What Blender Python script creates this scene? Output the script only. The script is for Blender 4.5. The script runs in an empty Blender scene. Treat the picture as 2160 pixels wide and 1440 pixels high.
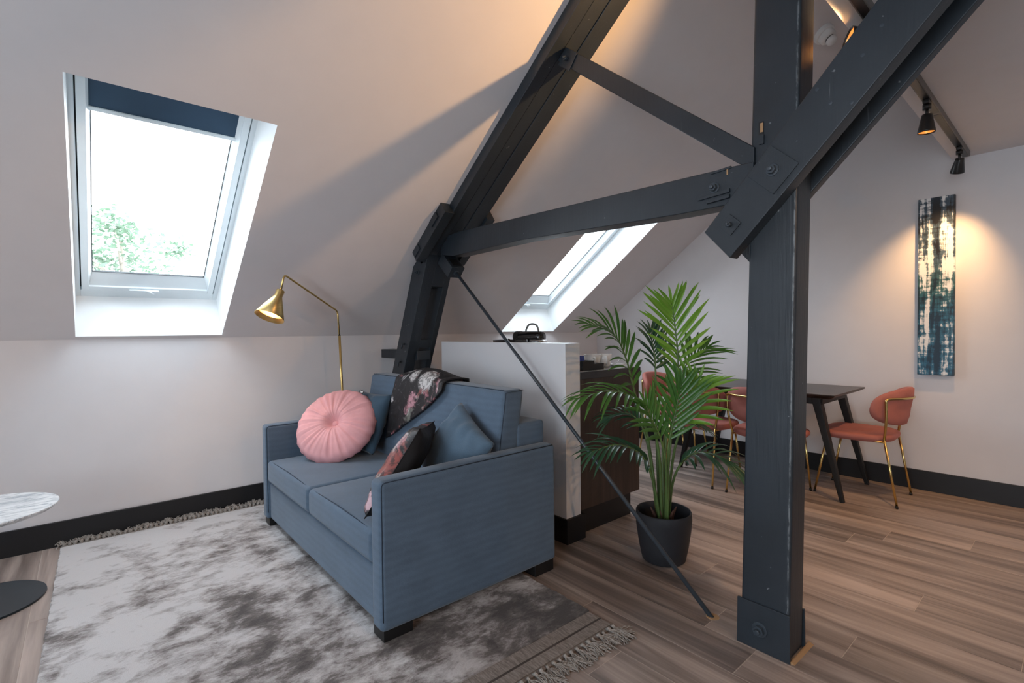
import bpy, bmesh, math, random
from mathutils import Vector, Matrix
random.seed(7)
SC = bpy.context.scene
COL = SC.collection
V = Vector

# ------------------------------------------------------------------ camera, sky, exposure
FPX = 1042.65
HEAD, PITCH, ROLL = math.radians(40.835), math.radians(-1.189), math.radians(-0.613)
cam_d = bpy.data.cameras.new('camera')
cam_d.sensor_fit = 'HORIZONTAL'; cam_d.sensor_width = 36.0
cam_d.lens = 36.0 * FPX / 2160.0
cam_d.clip_start = 0.02
cam = bpy.data.objects.new('camera', cam_d); COL.objects.link(cam)
Fv = V((math.sin(HEAD) * math.cos(PITCH), math.cos(HEAD) * math.cos(PITCH), math.sin(PITCH)))
Rv = V((math.cos(HEAD), -math.sin(HEAD), 0)); Uv = Rv.cross(Fv)
R2 = Rv * math.cos(ROLL) + Uv * math.sin(ROLL); U2 = -Rv * math.sin(ROLL) + Uv * math.cos(ROLL)
cm = Matrix((R2, U2, -Fv)).transposed().to_4x4(); cm.translation = (0, 0, 1.25)
cam.matrix_world = cm
SC.camera = cam

world = bpy.data.worlds.new('overcast_sky'); SC.world = world
world.use_nodes = True
wb = world.node_tree.nodes['Background']
wb.inputs[0].default_value = (0.86, 0.905, 1.0, 1)
wb.inputs[1].default_value = 6.5
WARM = (1.0, 0.56, 0.24)
SPOT_W = 70.0
SC.view_settings.view_transform = 'Standard'
SC.view_settings.look = 'None'
SC.view_settings.exposure = 0.92
SC.view_settings.gamma = 1.0
SC.view_settings.use_curve_mapping = False
SC.cycles.max_bounces = 14
SC.cycles.diffuse_bounces = 7
SC.cycles.transparent_max_bounces = 16
SC.cycles.sample_clamp_indirect = 6.0
SC.cycles.caustics_reflective = False

# ------------------------------------------------------------------ materials
def _mat(name):
    m = bpy.data.materials.new(name); m.use_nodes = True
    nt = m.node_tree
    return m, nt, nt.nodes['Principled BSDF']
def node(nt, typ, **kw):
    n = nt.nodes.new(typ)
    for k, v in kw.items():
        if k.startswith('i_'):
            key = k[2:]
            n.inputs[int(key) if key.isdigit() else key.replace('_', ' ')].default_value = v
        else:
            setattr(n, k, v)
    return n
def link(nt, a, b): nt.links.new(a, b)
def c4(c): return (c[0], c[1], c[2], 1)
def ramp(nt, fac, stops):
    r = nt.nodes.new('ShaderNodeValToRGB'); e = r.color_ramp.elements
    while len(e) < len(stops): e.new(0.5)
    for i, (p, c) in enumerate(stops):
        e[i].position = p; e[i].color = c4(c) if hasattr(c, '__len__') else (c, c, c, 1)
    link(nt, fac, r.inputs[0]); return r.outputs[0]
def coords(nt, scale=(1, 1, 1), rnd=False, kind='Object', rot=(0, 0, 0)):
    tc = nt.nodes.new('ShaderNodeTexCoord'); out = tc.outputs[kind]
    if rnd:
        oi = nt.nodes.new('ShaderNodeObjectInfo')
        mu = node(nt, 'ShaderNodeMath', operation='MULTIPLY', i_1=53.0); link(nt, oi.outputs['Random'], mu.inputs[0])
        ad = node(nt, 'ShaderNodeVectorMath', operation='ADD'); link(nt, out, ad.inputs[0]); link(nt, mu.outputs[0], ad.inputs[1])
        out = ad.outputs[0]
    mp = nt.nodes.new('ShaderNodeMapping'); mp.inputs['Scale'].default_value = scale; mp.inputs['Rotation'].default_value = rot
    link(nt, out, mp.inputs[0]); return mp.outputs[0]
def noise(nt, vec, scale, detail=4, rough=.55, dist=0.0):
    n = node(nt, 'ShaderNodeTexNoise', i_Scale=scale, i_Detail=detail, i_Roughness=rough, i_Distortion=dist)
    link(nt, vec, n.inputs['Vector']); return n.outputs['Fac']
def mix(nt, fac, a, b, mode='MIX'):
    m = nt.nodes.new('ShaderNodeMix'); m.data_type = 'RGBA'; m.blend_type = mode
    for s, v in ((m.inputs[0], fac), (m.inputs[6], a), (m.inputs[7], b)):
        if hasattr(v, 'is_linked'): link(nt, v, s)
        elif hasattr(v, '__len__'): s.default_value = c4(v)
        else: s.default_value = v
    return m.outputs[2]
def math_(nt, op, a, b=0.0):
    m = node(nt, 'ShaderNodeMath', operation=op)
    for s, v in ((m.inputs[0], a), (m.inputs[1], b)):
        if hasattr(v, 'is_linked'): link(nt, v, s)
        else: s.default_value = v
    return m.outputs[0]
def bump(nt, b, h, strength=.2, dist=.002):
    n = node(nt, 'ShaderNodeBump', i_Strength=strength, i_Distance=dist)
    link(nt, h, n.inputs['Height']); link(nt, n.outputs[0], b.inputs['Normal'])
def setp(b, **kw):
    for k, v in kw.items(): b.inputs[k.replace('_', ' ')].default_value = v

def plain(name, c, rough=.5, metal=0.0, coat=0.0, bscale=0, bstr=.1, var=.08, bdist=.002, sheen=0.0):
    m, nt, b = _mat(name)
    v = coords(nt)
    f = noise(nt, v, 6.0, 5)
    col = mix(nt, ramp(nt, f, ((.3, 0), (.7, 1))), tuple(x * (1 - var) for x in c), tuple(min(1, x * (1 + var)) for x in c))
    link(nt, col, b.inputs['Base Color'])
    setp(b, Roughness=rough, Metallic=metal, Coat_Weight=coat, Sheen_Weight=sheen)
    if bscale: bump(nt, b, noise(nt, v, bscale, 3), bstr, bdist)
    return m

def mottled(name, stops, scale=(1, 1, 1), nscale=5, detail=6, rough=.5, rnd=False, bscale=0, bvec=None, bstr=.15, sheen=0, nrough=.6, dist=0, bdist=.002, rvar=0):
    m, nt, b = _mat(name)
    v = coords(nt, scale, rnd)
    f = noise(nt, v, nscale, detail, nrough, dist)
    link(nt, ramp(nt, f, stops), b.inputs['Base Color'])
    setp(b, Roughness=rough, Sheen_Weight=sheen)
    if rvar: link(nt, ramp(nt, noise(nt, v, nscale * 1.7, 4), ((.3, max(0, rough - rvar)), (.7, min(1, rough + rvar)))), b.inputs['Roughness'])
    if bscale: bump(nt, b, noise(nt, coords(nt, bvec or scale, rnd), bscale, 4), bstr, bdist)
    return m

M = {}
M['wall'] = plain('wall_paint', (.70, .685, .695), .85, bscale=260, bstr=.06, var=.015)
M['ceiling'] = plain('ceiling_paint', (.715, .695, .705), .85, bscale=260, bstr=.06, var=.015)
M['lining'] = plain('window_lining_white', (.84, .87, .88), .45, var=.01)
M['upvc'] = plain('window_frame_white', (.74, .81, .84), .3, var=.01)
M['gasket'] = plain('window_gasket_dark', (.03, .04, .045), .5)
M['partition'] = plain('partition_white', (.66, .66, .68), .42, var=.01)
M['black'] = plain('skirting_black', (.0035, .0035, .005), .5, var=.1)
M['foot'] = plain('black_block', (.005, .005, .0055), .5)
M['nut'] = plain('painted_steel', (.035, .048, .062), .33, bscale=90, bstr=.2)
M['tan'] = plain('bare_timber_tan', (.36, .22, .11), .7)
M['brass'] = plain('polished_brass', (.72, .52, .20), .22, 1.0, var=.05)
M['brushed'] = mottled('brushed_brass', ((.3, (.66, .47, .18)), (.7, (.80, .60, .27))), (1, 1, 30), 8, rough=.32)
M['brushed'].node_tree.nodes['Principled BSDF'].inputs['Metallic'].default_value = 1.0
M['blackmetal'] = plain('black_metal', (.008, .008, .009), .35, var=.1)
M['darkbase'] = plain('dark_metal_disc', (.028, .040, .048), .3, .4)
M['grey'] = plain('track_grey', (.14, .135, .13), .5)
M['white'] = plain('white_plastic', (.80, .80, .79), .4)
M['cup'] = plain('white_glaze', (.82, .82, .82), .12, coat=.4)
M['blue'] = plain('blue_foil', (.015, .05, .38), .25)
M['orange'] = plain('orange_paper', (.75, .22, .07), .5)
M['pot'] = plain('anthracite_pot', (.020, .021, .026), .62, bscale=300, bstr=.05)
M['soil'] = plain('dark_soil', (.03, .02, .014), .95, bscale=60, bstr=.8, bdist=.01)
M['husk'] = plain('brown_husk', (.10, .045, .03), .8)
M['tablewood'] = mottled('dark_table_wood', ((.3, (.030, .024, .021)), (.7, (.065, .052, .046))), (14, 1, 14), 3, rough=.32)
M['walnut'] = mottled('walnut_laminate', ((.25, (.016, .010, .008)), (.5, (.036, .022, .017)), (.8, (.060, .039, .030))), (9, 9, .5), 4, rough=.42, dist=.4)
M['worktop'] = plain('black_worktop', (.014, .013, .014), .22, var=.1)
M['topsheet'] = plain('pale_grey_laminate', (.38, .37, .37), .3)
M['machine'] = plain('gloss_black', (.006, .006, .007), .12, coat=.5)
M['silver'] = plain('silver_metal', (.6, .6, .6), .25, 1.0)
M['stitch'] = plain('dark_navy_seam', (.020, .035, .060), .8)
M['blind'] = plain('navy_blind_fabric', (.028, .066, .115), .75, bscale=400, bstr=.1)
M['grout'] = plain('plank_joint_beige', (.50, .43, .375), .8)
M['rugedge'] = mottled('rug_woven_band', ((.35, (.17, .145, .13)), (.65, (.34, .30, .27))), (40, 6, 40), 5, rough=.95, bscale=120, bstr=.5)
M['fringe'] = mottled('grey_fringe_yarn', ((.3, (.15, .135, .12)), (.7, (.42, .385, .35))), (30, 30, 30), 4, rough=.9)
M['rugdark'] = plain('dark_taupe_pile', (.07, .058, .052), .95, bscale=200, bstr=.5, var=.3)
M['bark'] = plain('pale_bark', (.25, .22, .18), .9)

def truss_paint(name='anthracite_timber_paint', arris=False):
    m, nt, b = _mat(name)
    v = coords(nt)
    base = ramp(nt, noise(nt, v, 3.0, 6), ((.3, (.014, .020, .027)), (.7, (.022, .031, .041))))
    chips = ramp(nt, noise(nt, v, 34, 3, .5), ((.735, 0), (.76, 1)))
    long_ = ramp(nt, noise(nt, coords(nt, (60, 60, 3)), 1.5, 4), ((.68, 0), (.76, .55)))
    chip = math_(nt, 'MAXIMUM', chips, math_(nt, 'MULTIPLY', long_, ramp(nt, noise(nt, v, 2.3, 2), ((.5, 0), (.66, 1)))))
    if arris:      # worn paint along the near arris of the post
        sx = node(nt, 'ShaderNodeSeparateXYZ'); link(nt, v, sx.inputs[0])
        e = math_(nt, 'ABSOLUTE', math_(nt, 'SUBTRACT', math_(nt, 'ADD', sx.outputs[1], math_(nt, 'MULTIPLY', sx.outputs[2], .016)), .7195))
        w = math_(nt, 'MULTIPLY', ramp(nt, e, ((.0012, 1), (.0042, 0))), ramp(nt, noise(nt, coords(nt, (1, 40, 9)), 2.2, 6, .7), ((.44, 0), (.56, 1))))
        chip = math_(nt, 'MAXIMUM', chip, math_(nt, 'MULTIPLY', w, ramp(nt, sx.outputs[0], ((.5, 1), (.51, 1)))))
    col = mix(nt, math_(nt, 'MULTIPLY', chip, .55), base, (.26, .29, .31))
    link(nt, col, b.inputs['Base Color']); setp(b, Roughness=.42)
    h = math_(nt, 'ADD', noise(nt, coords(nt, (50, 50, 2.2)), 2, 5), math_(nt, 'MULTIPLY', noise(nt, v, 22, 3), .6))
    bump(nt, b, h, .28, .004)
    return m
M['truss'] = truss_paint()
M['postpaint'] = truss_paint('worn_post_paint', True)

def plank_mat():
    m, nt, b = _mat('greige_wood_plank')
    f1 = noise(nt, coords(nt, (10, .55, 5), True), 1.0, 6, .60, .55)
    f2 = noise(nt, coords(nt, (90, 1.6, 5), True), 1.0, 4, .6)
    col = ramp(nt, f1, ((.31, (.060, .047, .044)), (.42, (.165, .131, .117)), (.52, (.300, .245, .217)), (.66, (.48, .40, .355))))
    col = mix(nt, .18, col, ramp(nt, f2, ((.3, (.14, .112, .10)), (.7, (.56, .47, .41)))))
    oi = nt.nodes.new('ShaderNodeObjectInfo')
    col = mix(nt, 1.0, col, ramp(nt, oi.outputs['Random'], ((0, (.84, .83, .82)), (1, (1.08, 1.05, 1.03)))), 'MULTIPLY')
    link(nt, col, b.inputs['Base Color']); setp(b, Roughness=.36)
    link(nt, ramp(nt, f2, ((.3, .30), (.7, .46))), b.inputs['Roughness'])
    bump(nt, b, f2, .10, .001)
    return m
M['plank'] = plank_mat()

def fabric(name, c, weave=700, bands=True, dark=.80):
    m, nt, b = _mat(name)
    v = coords(nt)
    f = noise(nt, v, 420, 2, .6)
    g = noise(nt, coords(nt, (1, 1, 1.6)), 7, 4)
    k = math_(nt, 'ADD', math_(nt, 'MULTIPLY', f, .6), math_(nt, 'MULTIPLY', g, .4))
    if bands:
        w = node(nt, 'ShaderNodeTexWave', i_Scale=9.0, i_Distortion=2.2, i_Detail=3.0, bands_direction='Z')
        link(nt, v, w.inputs['Vector'])
        k = math_(nt, 'ADD', math_(nt, 'MULTIPLY', k, .93), math_(nt, 'MULTIPLY', w.outputs['Fac'], .07))
    col = ramp(nt, k, ((.33, tuple(x * dark for x in c)), (.67, tuple(x * (2 - dark) for x in c))))
    link(nt, col, b.inputs['Base Color']); setp(b, Roughness=.85, Sheen_Weight=.25, Sheen_Roughness=.4)
    bump(nt, b, f, .25, .002)
    return m
M['sofa'] = fabric('blue_sofa_fabric', (.080, .124, .180))
M['bluecush'] = fabric('blue_cushion_fabric', (.072, .126, .186), bands=False)
M['navycush'] = fabric('dark_teal_cushion_fabric', (.030, .066, .105), bands=False)
def velvet(name, c, sheen=.6):
    m, nt, b = _mat(name)
    f = noise(nt, coords(nt), 9, 5)
    link(nt, ramp(nt, f, ((.3, tuple(x * .88 for x in c)), (.7, tuple(min(1, x * 1.12) for x in c)))), b.inputs['Base Color'])
    setp(b, Roughness=.75, Sheen_Weight=sheen, Sheen_Roughness=.35, Sheen_Tint=(c[0], c[1], c[2], 1))
    bump(nt, b, noise(nt, coords(nt), 300, 2), .12, .001)
    return m
M['coral'] = velvet('coral_velvet', (.42, .148, .122))
M['pink'] = velvet('pink_velvet', (.66, .335, .355), .4)
M['blackvelvet'] = velvet('black_velvet', (.009, .009, .011), .15)

def floral(name, spots):
    m, nt, b = _mat(name)
    v = coords(nt)
    big = noise(nt, v, 7.5, 3, .5, 1.0); fine = noise(nt, v, 30, 5, .65, 1.6); hue = noise(nt, v, 3.6, 2); vein = noise(nt, v, 15, 4, .6, 2.5)
    flower = ramp(nt, hue, ((.42, (.52, .50, .50)), (.47, (.46, .20, .24)), (.53, (.26, .055, .045)), (.60, (.50, .49, .47)), (.66, (.16, .17, .15))))
    mask = math_(nt, 'MULTIPLY', ramp(nt, big, ((.57, 0), (.62, 1))), ramp(nt, fine, ((.34, .10), (.56, 1))))
    lines = ramp(nt, vein, ((.60, 0), (.635, .5), (.66, 0)))
    col = mix(nt, mask, mix(nt, lines, (.0075, .007, .009), (.20, .195, .20)), flower)
    for p, r, c in spots:
        d = node(nt, 'ShaderNodeVectorMath', operation='DISTANCE'); link(nt, v, d.inputs[0]); d.inputs[1].default_value = p
        k = math_(nt, 'ADD', math_(nt, 'DIVIDE', d.outputs['Value'], r), math_(nt, 'MULTIPLY', math_(nt, 'SUBTRACT', fine, .5), 1.3))
        col = mix(nt, ramp(nt, k, ((.75, 1), (1.0, 0))), col, mix(nt, ramp(nt, vein, ((.42, .75), (.52, 0))), c, (.02, .015, .016)))
    link(nt, col, b.inputs['Base Color']); setp(b, Roughness=.55)
    bump(nt, b, big, .5, .012)
    return m
M['floral'] = floral('dark_floral_throw', (((1.56, 2.60, .965), .085, (.58, .56, .55)), ((1.58, 2.76, .972), .05, (.55, .53, .52)), ((1.54, 2.71, .83), .060, (.48, .24, .28)), ((1.535, 2.76, .76), .045, (.48, .24, .28))))
M['floralcush'] = floral('dark_floral_cushion', (((1.00, 2.00, .66), .085, (.25, .055, .045)), ((.905, 1.97, .545), .055, (.55, .36, .40)), ((1.06, 2.10, .78), .05, (.50, .48, .46)), ((.94, 2.02, .63), .03, (.45, .42, .40))))

def rug_mat():
    m, nt, b = _mat('silver_taupe_pile')
    big = noise(nt, coords(nt, (1.0, 1.0, 1)), 3.1, 4, .55, .5)
    mid = noise(nt, coords(nt, (4.2, 6.5, 1)), 1.7, 8, .70, .35)
    fine = noise(nt, coords(nt, (30, 60, 1)), 1.2, 6, .7)
    k = math_(nt, 'ADD', math_(nt, 'ADD', math_(nt, 'MULTIPLY', big, .42), math_(nt, 'MULTIPLY', mid, .43)), math_(nt, 'MULTIPLY', fine, .15))
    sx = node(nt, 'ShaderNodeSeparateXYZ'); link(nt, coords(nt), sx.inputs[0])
    # the pattern gets darker towards the near right-hand corner
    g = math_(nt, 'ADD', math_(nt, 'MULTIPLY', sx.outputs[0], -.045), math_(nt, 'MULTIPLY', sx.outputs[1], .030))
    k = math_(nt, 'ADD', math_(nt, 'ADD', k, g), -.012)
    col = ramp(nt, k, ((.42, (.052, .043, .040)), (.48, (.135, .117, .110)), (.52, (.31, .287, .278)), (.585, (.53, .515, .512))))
    link(nt, col, b.inputs['Base Color']); setp(b, Roughness=.9, Sheen_Weight=.2)
    bump(nt, b, math_(nt, 'ADD', math_(nt, 'MULTIPLY', mid, .6), math_(nt, 'MULTIPLY', noise(nt, coords(nt), 240, 3), .5)), .5, .006)
    return m
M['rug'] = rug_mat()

def marble():
    m, nt, b = _mat('white_marble')
    n1 = noise(nt, coords(nt, (1.6, 7.5, 1), rot=(0, 0, .12)), 2.6, 6, .62, .9)
    n2 = noise(nt, coords(nt, (1.2, 5.0, 1), rot=(0, 0, .2)), 2.0, 3, .5)
    vein = math_(nt, 'MULTIPLY', ramp(nt, n1, ((.44, 0), (.485, .9), (.52, .25), (.56, 0))), ramp(nt, n2, ((.35, .25), (.6, 1))))
    link(nt, mix(nt, vein, (.80, .83, .84), (.17, .22, .27)), b.inputs['Base Color']); setp(b, Roughness=.18)
    return m
M['marble'] = marble()

def painting_mat():
    m, nt, b = _mat('abstract_paint')
    v0 = coords(nt); sx = node(nt, 'ShaderNodeSeparateXYZ'); link(nt, v0, sx.inputs[0]); y, z = sx.outputs[1], sx.outputs[2]
    mr = node(nt, 'ShaderNodeMapRange', i_1=-.66, i_2=.66); link(nt, z, mr.inputs[0]); t = mr.outputs[0]
    vert = noise(nt, coords(nt, (1, 42, 2.2)), 1.0, 5, .60, .2); horz = noise(nt, coords(nt, (1, 3.5, 30)), 1.0, 5, .62, .2)
    blob = noise(nt, coords(nt, (1, 11, 5)), 1.0, 3, .55, .5); fine = noise(nt, coords(nt, (1, 55, 26)), 1.0, 5, .7)
    k = math_(nt, 'ADD', math_(nt, 'ADD', math_(nt, 'MULTIPLY', vert, .34), math_(nt, 'MULTIPLY', horz, .20)), math_(nt, 'ADD', math_(nt, 'MULTIPLY', blob, .30), math_(nt, 'MULTIPLY', fine, .16)))
    # a dark band runs down the middle of the canvas, paler fields either side of it
    mid = math_(nt, 'ABSOLUTE', y); k = math_(nt, 'ADD', k, ramp(nt, math_(nt, 'MULTIPLY', mid, 9.0), ((0, 0.0), (.12, .01), (.35, .075), (.8, .06), (.95, .02))))
    k = math_(nt, 'ADD', k, ramp(nt, t, ((0, .02), (.30, .0), (.45, .01), (.60, .06), (.78, .05), (.90, 0), (1, 0))))
    k = math_(nt, 'SUBTRACT', k, .045)
    dark = ramp(nt, t, ((0, (.006, .030, .060)), (.30, (.005, .022, .045)), (.48, (.004, .014, .018)), (.70, (.004, .003, .004)), (.95, (.004, .003, .003)), (1, (.006, .016, .028))))
    midc = ramp(nt, t, ((0, (.030, .15, .25)), (.35, (.020, .12, .19)), (.50, (.030, .12, .12)), (.65, (.06, .10, .14)), (1, (.05, .09, .13))))
    f1 = ramp(nt, k, ((.47, 0), (.53, 1))); f2 = ramp(nt, k, ((.535, 0), (.575, 1)))
    col = mix(nt, f2, mix(nt, f1, dark, midc), (.78, .80, .80))
    link(nt, col, b.inputs['Base Color']); setp(b, Roughness=.4); bump(nt, b, k, .3, .004)
    return m
M['painting'] = painting_mat()

def leaf_mat(name, c1, c2, trans):
    m, nt, b = _mat(name)
    f = noise(nt, coords(nt, (1, 1, 1), True), 4, 4)
    col = ramp(nt, f, ((.3, c1), (.7, c2)))
    link(nt, col, b.inputs['Base Color']); setp(b, Roughness=.34)
    tr = nt.nodes.new('ShaderNodeBsdfTranslucent'); link(nt, col, tr.inputs[0])
    ms = node(nt, 'ShaderNodeMixShader', i_0=trans)
    link(nt, b.outputs[0], ms.inputs[1]); link(nt, tr.outputs[0], ms.inputs[2])
    link(nt, ms.outputs[0], nt.nodes['Material Output'].inputs[0])
    return m
M['leaf_light'] = leaf_mat('young_palm_leaf', (.12, .28, .024), (.23, .43, .05), .35)
M['leaf_mid'] = leaf_mat('palm_leaf', (.040, .135, .022), (.085, .215, .040), .22)
M['leaf_dark'] = leaf_mat('old_palm_leaf', (.014, .062, .030), (.032, .105, .050), .15)
M['stem'] = plain('palm_stem', (.095, .155, .045), .45, var=.2)
M['treeleaf'] = leaf_mat('garden_tree_leaf', (.07, .12, .075), (.125, .19, .125), .4)

def glass():
    m, nt, b = _mat('clear_window_glass')
    nt.nodes.remove(b)
    t = nt.nodes.new('ShaderNodeBsdfTransparent'); t.inputs[0].default_value = (.96, .985, .98, 1)
    g = nt.nodes.new('ShaderNodeBsdfGlossy'); g.inputs['Roughness'].default_value = .02
    lw = node(nt, 'ShaderNodeLayerWeight', i_Blend=.5)
    fr = math_(nt, 'ADD', math_(nt, 'MULTIPLY', math_(nt, 'POWER', lw.outputs['Facing'], 5.0), .92), .035)
    ms = nt.nodes.new('ShaderNodeMixShader'); link(nt, fr, ms.inputs[0]); link(nt, t.outputs[0], ms.inputs[1]); link(nt, g.outputs[0], ms.inputs[2])
    link(nt, ms.outputs[0], nt.nodes['Material Output'].inputs[0])
    return m
M['glass'] = glass()
def emit(name, c, s):
    m, nt, b = _mat(name)
    setp(b, Base_Color=c4(c), Emission_Color=c4(c), Emission_Strength=s); return m
M['bulb'] = emit('warm_bulb', (1.0, .55, .20), 9.0)
M['reflector'] = plain('warm_reflector', (.85, .52, .22), .3, .6)
M['shadein'] = plain('brass_inside', (.85, .62, .26), .4, .5)

# ------------------------------------------------------------------ mesh helpers
class MB:
    def __init__(s): s.v = []; s.f = []
    def add(s, vs, fs):
        o = len(s.v); s.v += [V(p) for p in vs]; s.f += [tuple(i + o for i in f) for f in fs]; return s
    def hexa(s, a, b):
        """two quads a (4 pts) and b (4 pts), same winding: closed box"""
        return s.add(list(a) + list(b), [(3, 2, 1, 0), (4, 5, 6, 7), (0, 1, 5, 4), (1, 2, 6, 5), (2, 3, 7, 6), (3, 0, 4, 7)])
    def box(s, x0, x1, y0, y1, z0, z1, T=None):
        q = [(x0, y0, z0), (x1, y0, z0), (x1, y1, z0), (x0, y1, z0)]; p = [(x, y, z1) for x, y, _ in q]
        if T: q = [T @ V(k) for k in q]; p = [T @ V(k) for k in p]
        return s.hexa(q, p)
    def prism(s, a, b):
        n = len(a); return s.add(list(a) + list(b), [tuple(range(n - 1, -1, -1)), tuple(range(n, 2 * n))] + [(i, (i + 1) % n, n + (i + 1) % n, n + i) for i in range(n)])
    def tube(s, pts, r, n=10, cap=True):
        pts = [V(p) for p in pts]; k = len(pts); rs = r if hasattr(r, '__len__') else [r] * k
        tang = [(pts[min(i + 1, k - 1)] - pts[max(i - 1, 0)]).normalized() for i in range(k)]
        up = V((0, 0, 1)) if abs(tang[0].z) < .9 else V((1, 0, 0))
        nx = tang[0].cross(up).normalized(); vs = []
        for i in range(k):
            nx = (nx - tang[i] * nx.dot(tang[i])).normalized(); ny = tang[i].cross(nx)
            for j in range(n):
                a = 2 * math.pi * j / n; vs.append(pts[i] + (nx * math.cos(a) + ny * math.sin(a)) * rs[i])
        fs = [(i * n + j, i * n + (j + 1) % n, (i + 1) * n + (j + 1) % n, (i + 1) * n + j) for i in range(k - 1) for j in range(n)]
        if cap: fs += [tuple(range(n - 1, -1, -1)), tuple(range((k - 1) * n, k * n))]
        return s.add(vs, fs)
    def lathe(s, prof, n=32, T=None, close=True):
        vs = []
        for r, z in prof:
            for j in range(n):
                a = 2 * math.pi * j / n; p = V((r * math.cos(a), r * math.sin(a), z)); vs.append(T @ p if T else p)
        k = len(prof)
        fs = [(i * n + j, i * n + (j + 1) % n, (i + 1) * n + (j + 1) % n, (i + 1) * n + j) for i in range(k - 1) for j in range(n)]
        if close: fs += [tuple(range(n - 1, -1, -1)), tuple(range((k - 1) * n, k * n))]
        return s.add(vs, fs)
    def grid(s, fn, nu, nv):
        vs = [fn(i / nu, j / nv) for i in range(nu + 1) for j in range(nv + 1)]
        return s.add(vs, [(i * (nv + 1) + j, (i + 1) * (nv + 1) + j, (i + 1) * (nv + 1) + j + 1, i * (nv + 1) + j + 1) for i in range(nu) for j in range(nv)])
    def mesh(s, name):
        me = bpy.data.meshes.new(name); me.from_pydata([tuple(p) for p in s.v], [], s.f)
        bm = bmesh.new(); bm.from_mesh(me); bmesh.ops.remove_doubles(bm, verts=bm.verts, dist=1e-6); bmesh.ops.recalc_face_normals(bm, faces=bm.faces); bm.to_mesh(me); bm.free()
        return me
    def obj(s, name, mat, parent=None, smooth=False, bevel=0, seg=2, sub=0, local=False, kind=None, solid=0):
        return mkobj(name, s.mesh(name), mat, parent, smooth, bevel, seg, sub, local, kind, solid)

def mkobj(name, me, mat, parent=None, smooth=False, bevel=0, seg=2, sub=0, local=False, kind=None, solid=0):
    o = bpy.data.objects.new(name, me); COL.objects.link(o)
    if mat and not me.materials: me.materials.append(M[mat] if isinstance(mat, str) else mat)
    if smooth:
        for p in me.polygons: p.use_smooth = True
    if solid:
        m = o.modifiers.new('solid', 'SOLIDIFY'); m.thickness = solid; m.offset = 0
    if bevel:
        m = o.modifiers.new('bevel', 'BEVEL'); m.width = bevel; m.segments = seg; m.limit_method = 'ANGLE'; m.angle_limit = math.radians(35); m.harden_normals = False
        for p in me.polygons: p.use_smooth = True
        w = o.modifiers.new('wn', 'WEIGHTED_NORMAL'); w.keep_sharp = True
    if sub:
        m = o.modifiers.new('sub', 'SUBSURF'); m.levels = sub; m.render_levels = sub
    if parent:
        o.parent = parent
        if not local and parent.parent is None: o.matrix_parent_inverse = Matrix.Translation(-parent.location)
    if kind: o['kind'] = kind
    return o
def tag(o, label, cat, group=None):
    o['label'] = label; o['category'] = cat
    if group: o['group'] = group
    return o
def thing(name, loc, label=None, cat=None, group=None, kind=None, rotz=0):
    o = bpy.data.objects.new(name, None); COL.objects.link(o); o.location = loc; o.rotation_euler = (0, 0, rotz); o.empty_display_size = .1
    if label: tag(o, label, cat, group)
    if kind: o['kind'] = kind
    return o
def dup(root, loc, rotz, label=None):
    r = root.copy(); COL.objects.link(r); r.location = loc; r.rotation_euler = (0, 0, rotz)
    if label: r['label'] = label
    for ch in list(root.children):
        c = ch.copy(); COL.objects.link(c); c.parent = r
        for g in ch.children:
            d = g.copy(); COL.objects.link(d); d.parent = c
    return r
def struct(o): o['kind'] = 'structure'; return o
def frame_from(z, x_hint, loc):
    z = V(z).normalized(); x = V(x_hint); x = (x - z * x.dot(z)).normalized(); y = z.cross(x)
    m = Matrix((x, y, z)).transposed().to_4x4(); m.translation = loc; return m
def smoothpath(pts, n=8):
    P = [V(p) for p in pts]; P = [P[0] * 2 - P[1]] + P + [P[-1] * 2 - P[-2]]; out = []
    for i in range(1, len(P) - 2):
        for k in range(n):
            t = k / n; a, b, c, d = P[i - 1], P[i], P[i + 1], P[i + 2]
            out.append(.5 * ((2 * b) + (c - a) * t + (2 * a - 5 * b + 4 * c - d) * t * t + (3 * b - a - 3 * c + d) * t ** 3))
    return out + [P[-2]]
def rounded(pts, r, n=5):
    """polyline with rounded corners"""
    P = [V(p) for p in pts]; out = [P[0]]
    for i in range(1, len(P) - 1):
        a = (P[i - 1] - P[i]); b = (P[i + 1] - P[i]); d = min(r, a.length * .45, b.length * .45)
        p0 = P[i] + a.normalized() * d; p2 = P[i] + b.normalized() * d
        for k in range(n + 1):
            t = k / n; out.append(p0 * (1 - t) ** 2 + P[i] * 2 * t * (1 - t) + p2 * t * t)
    return out + [P[-1]]

# ------------------------------------------------------------------ the room
XG, YK, ZK = 4.85, 3.985, 1.235          # gable wall, knee wall, knee wall height
XL, YF = -3.0, -3.2                       # walls behind the camera
TAN = .7306
HYP = math.hypot(1, TAN)
P0 = V((0, 3.975, ZK)); TD = V((0, 1 / HYP, -TAN / HYP)); ND = V((0, TAN / HYP, 1 / HYP))
def sl(x, t, n): return V((x, 0, 0)) + P0 + TD * t + ND * n          # slope coordinates -> world
SLM = Matrix(((1, 0, 0, 0), (0, TD.y, ND.y, P0.y), (0, TD.z, ND.z, P0.z), (0, 0, 0, 1)))   # (x,t,n) -> world

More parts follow.
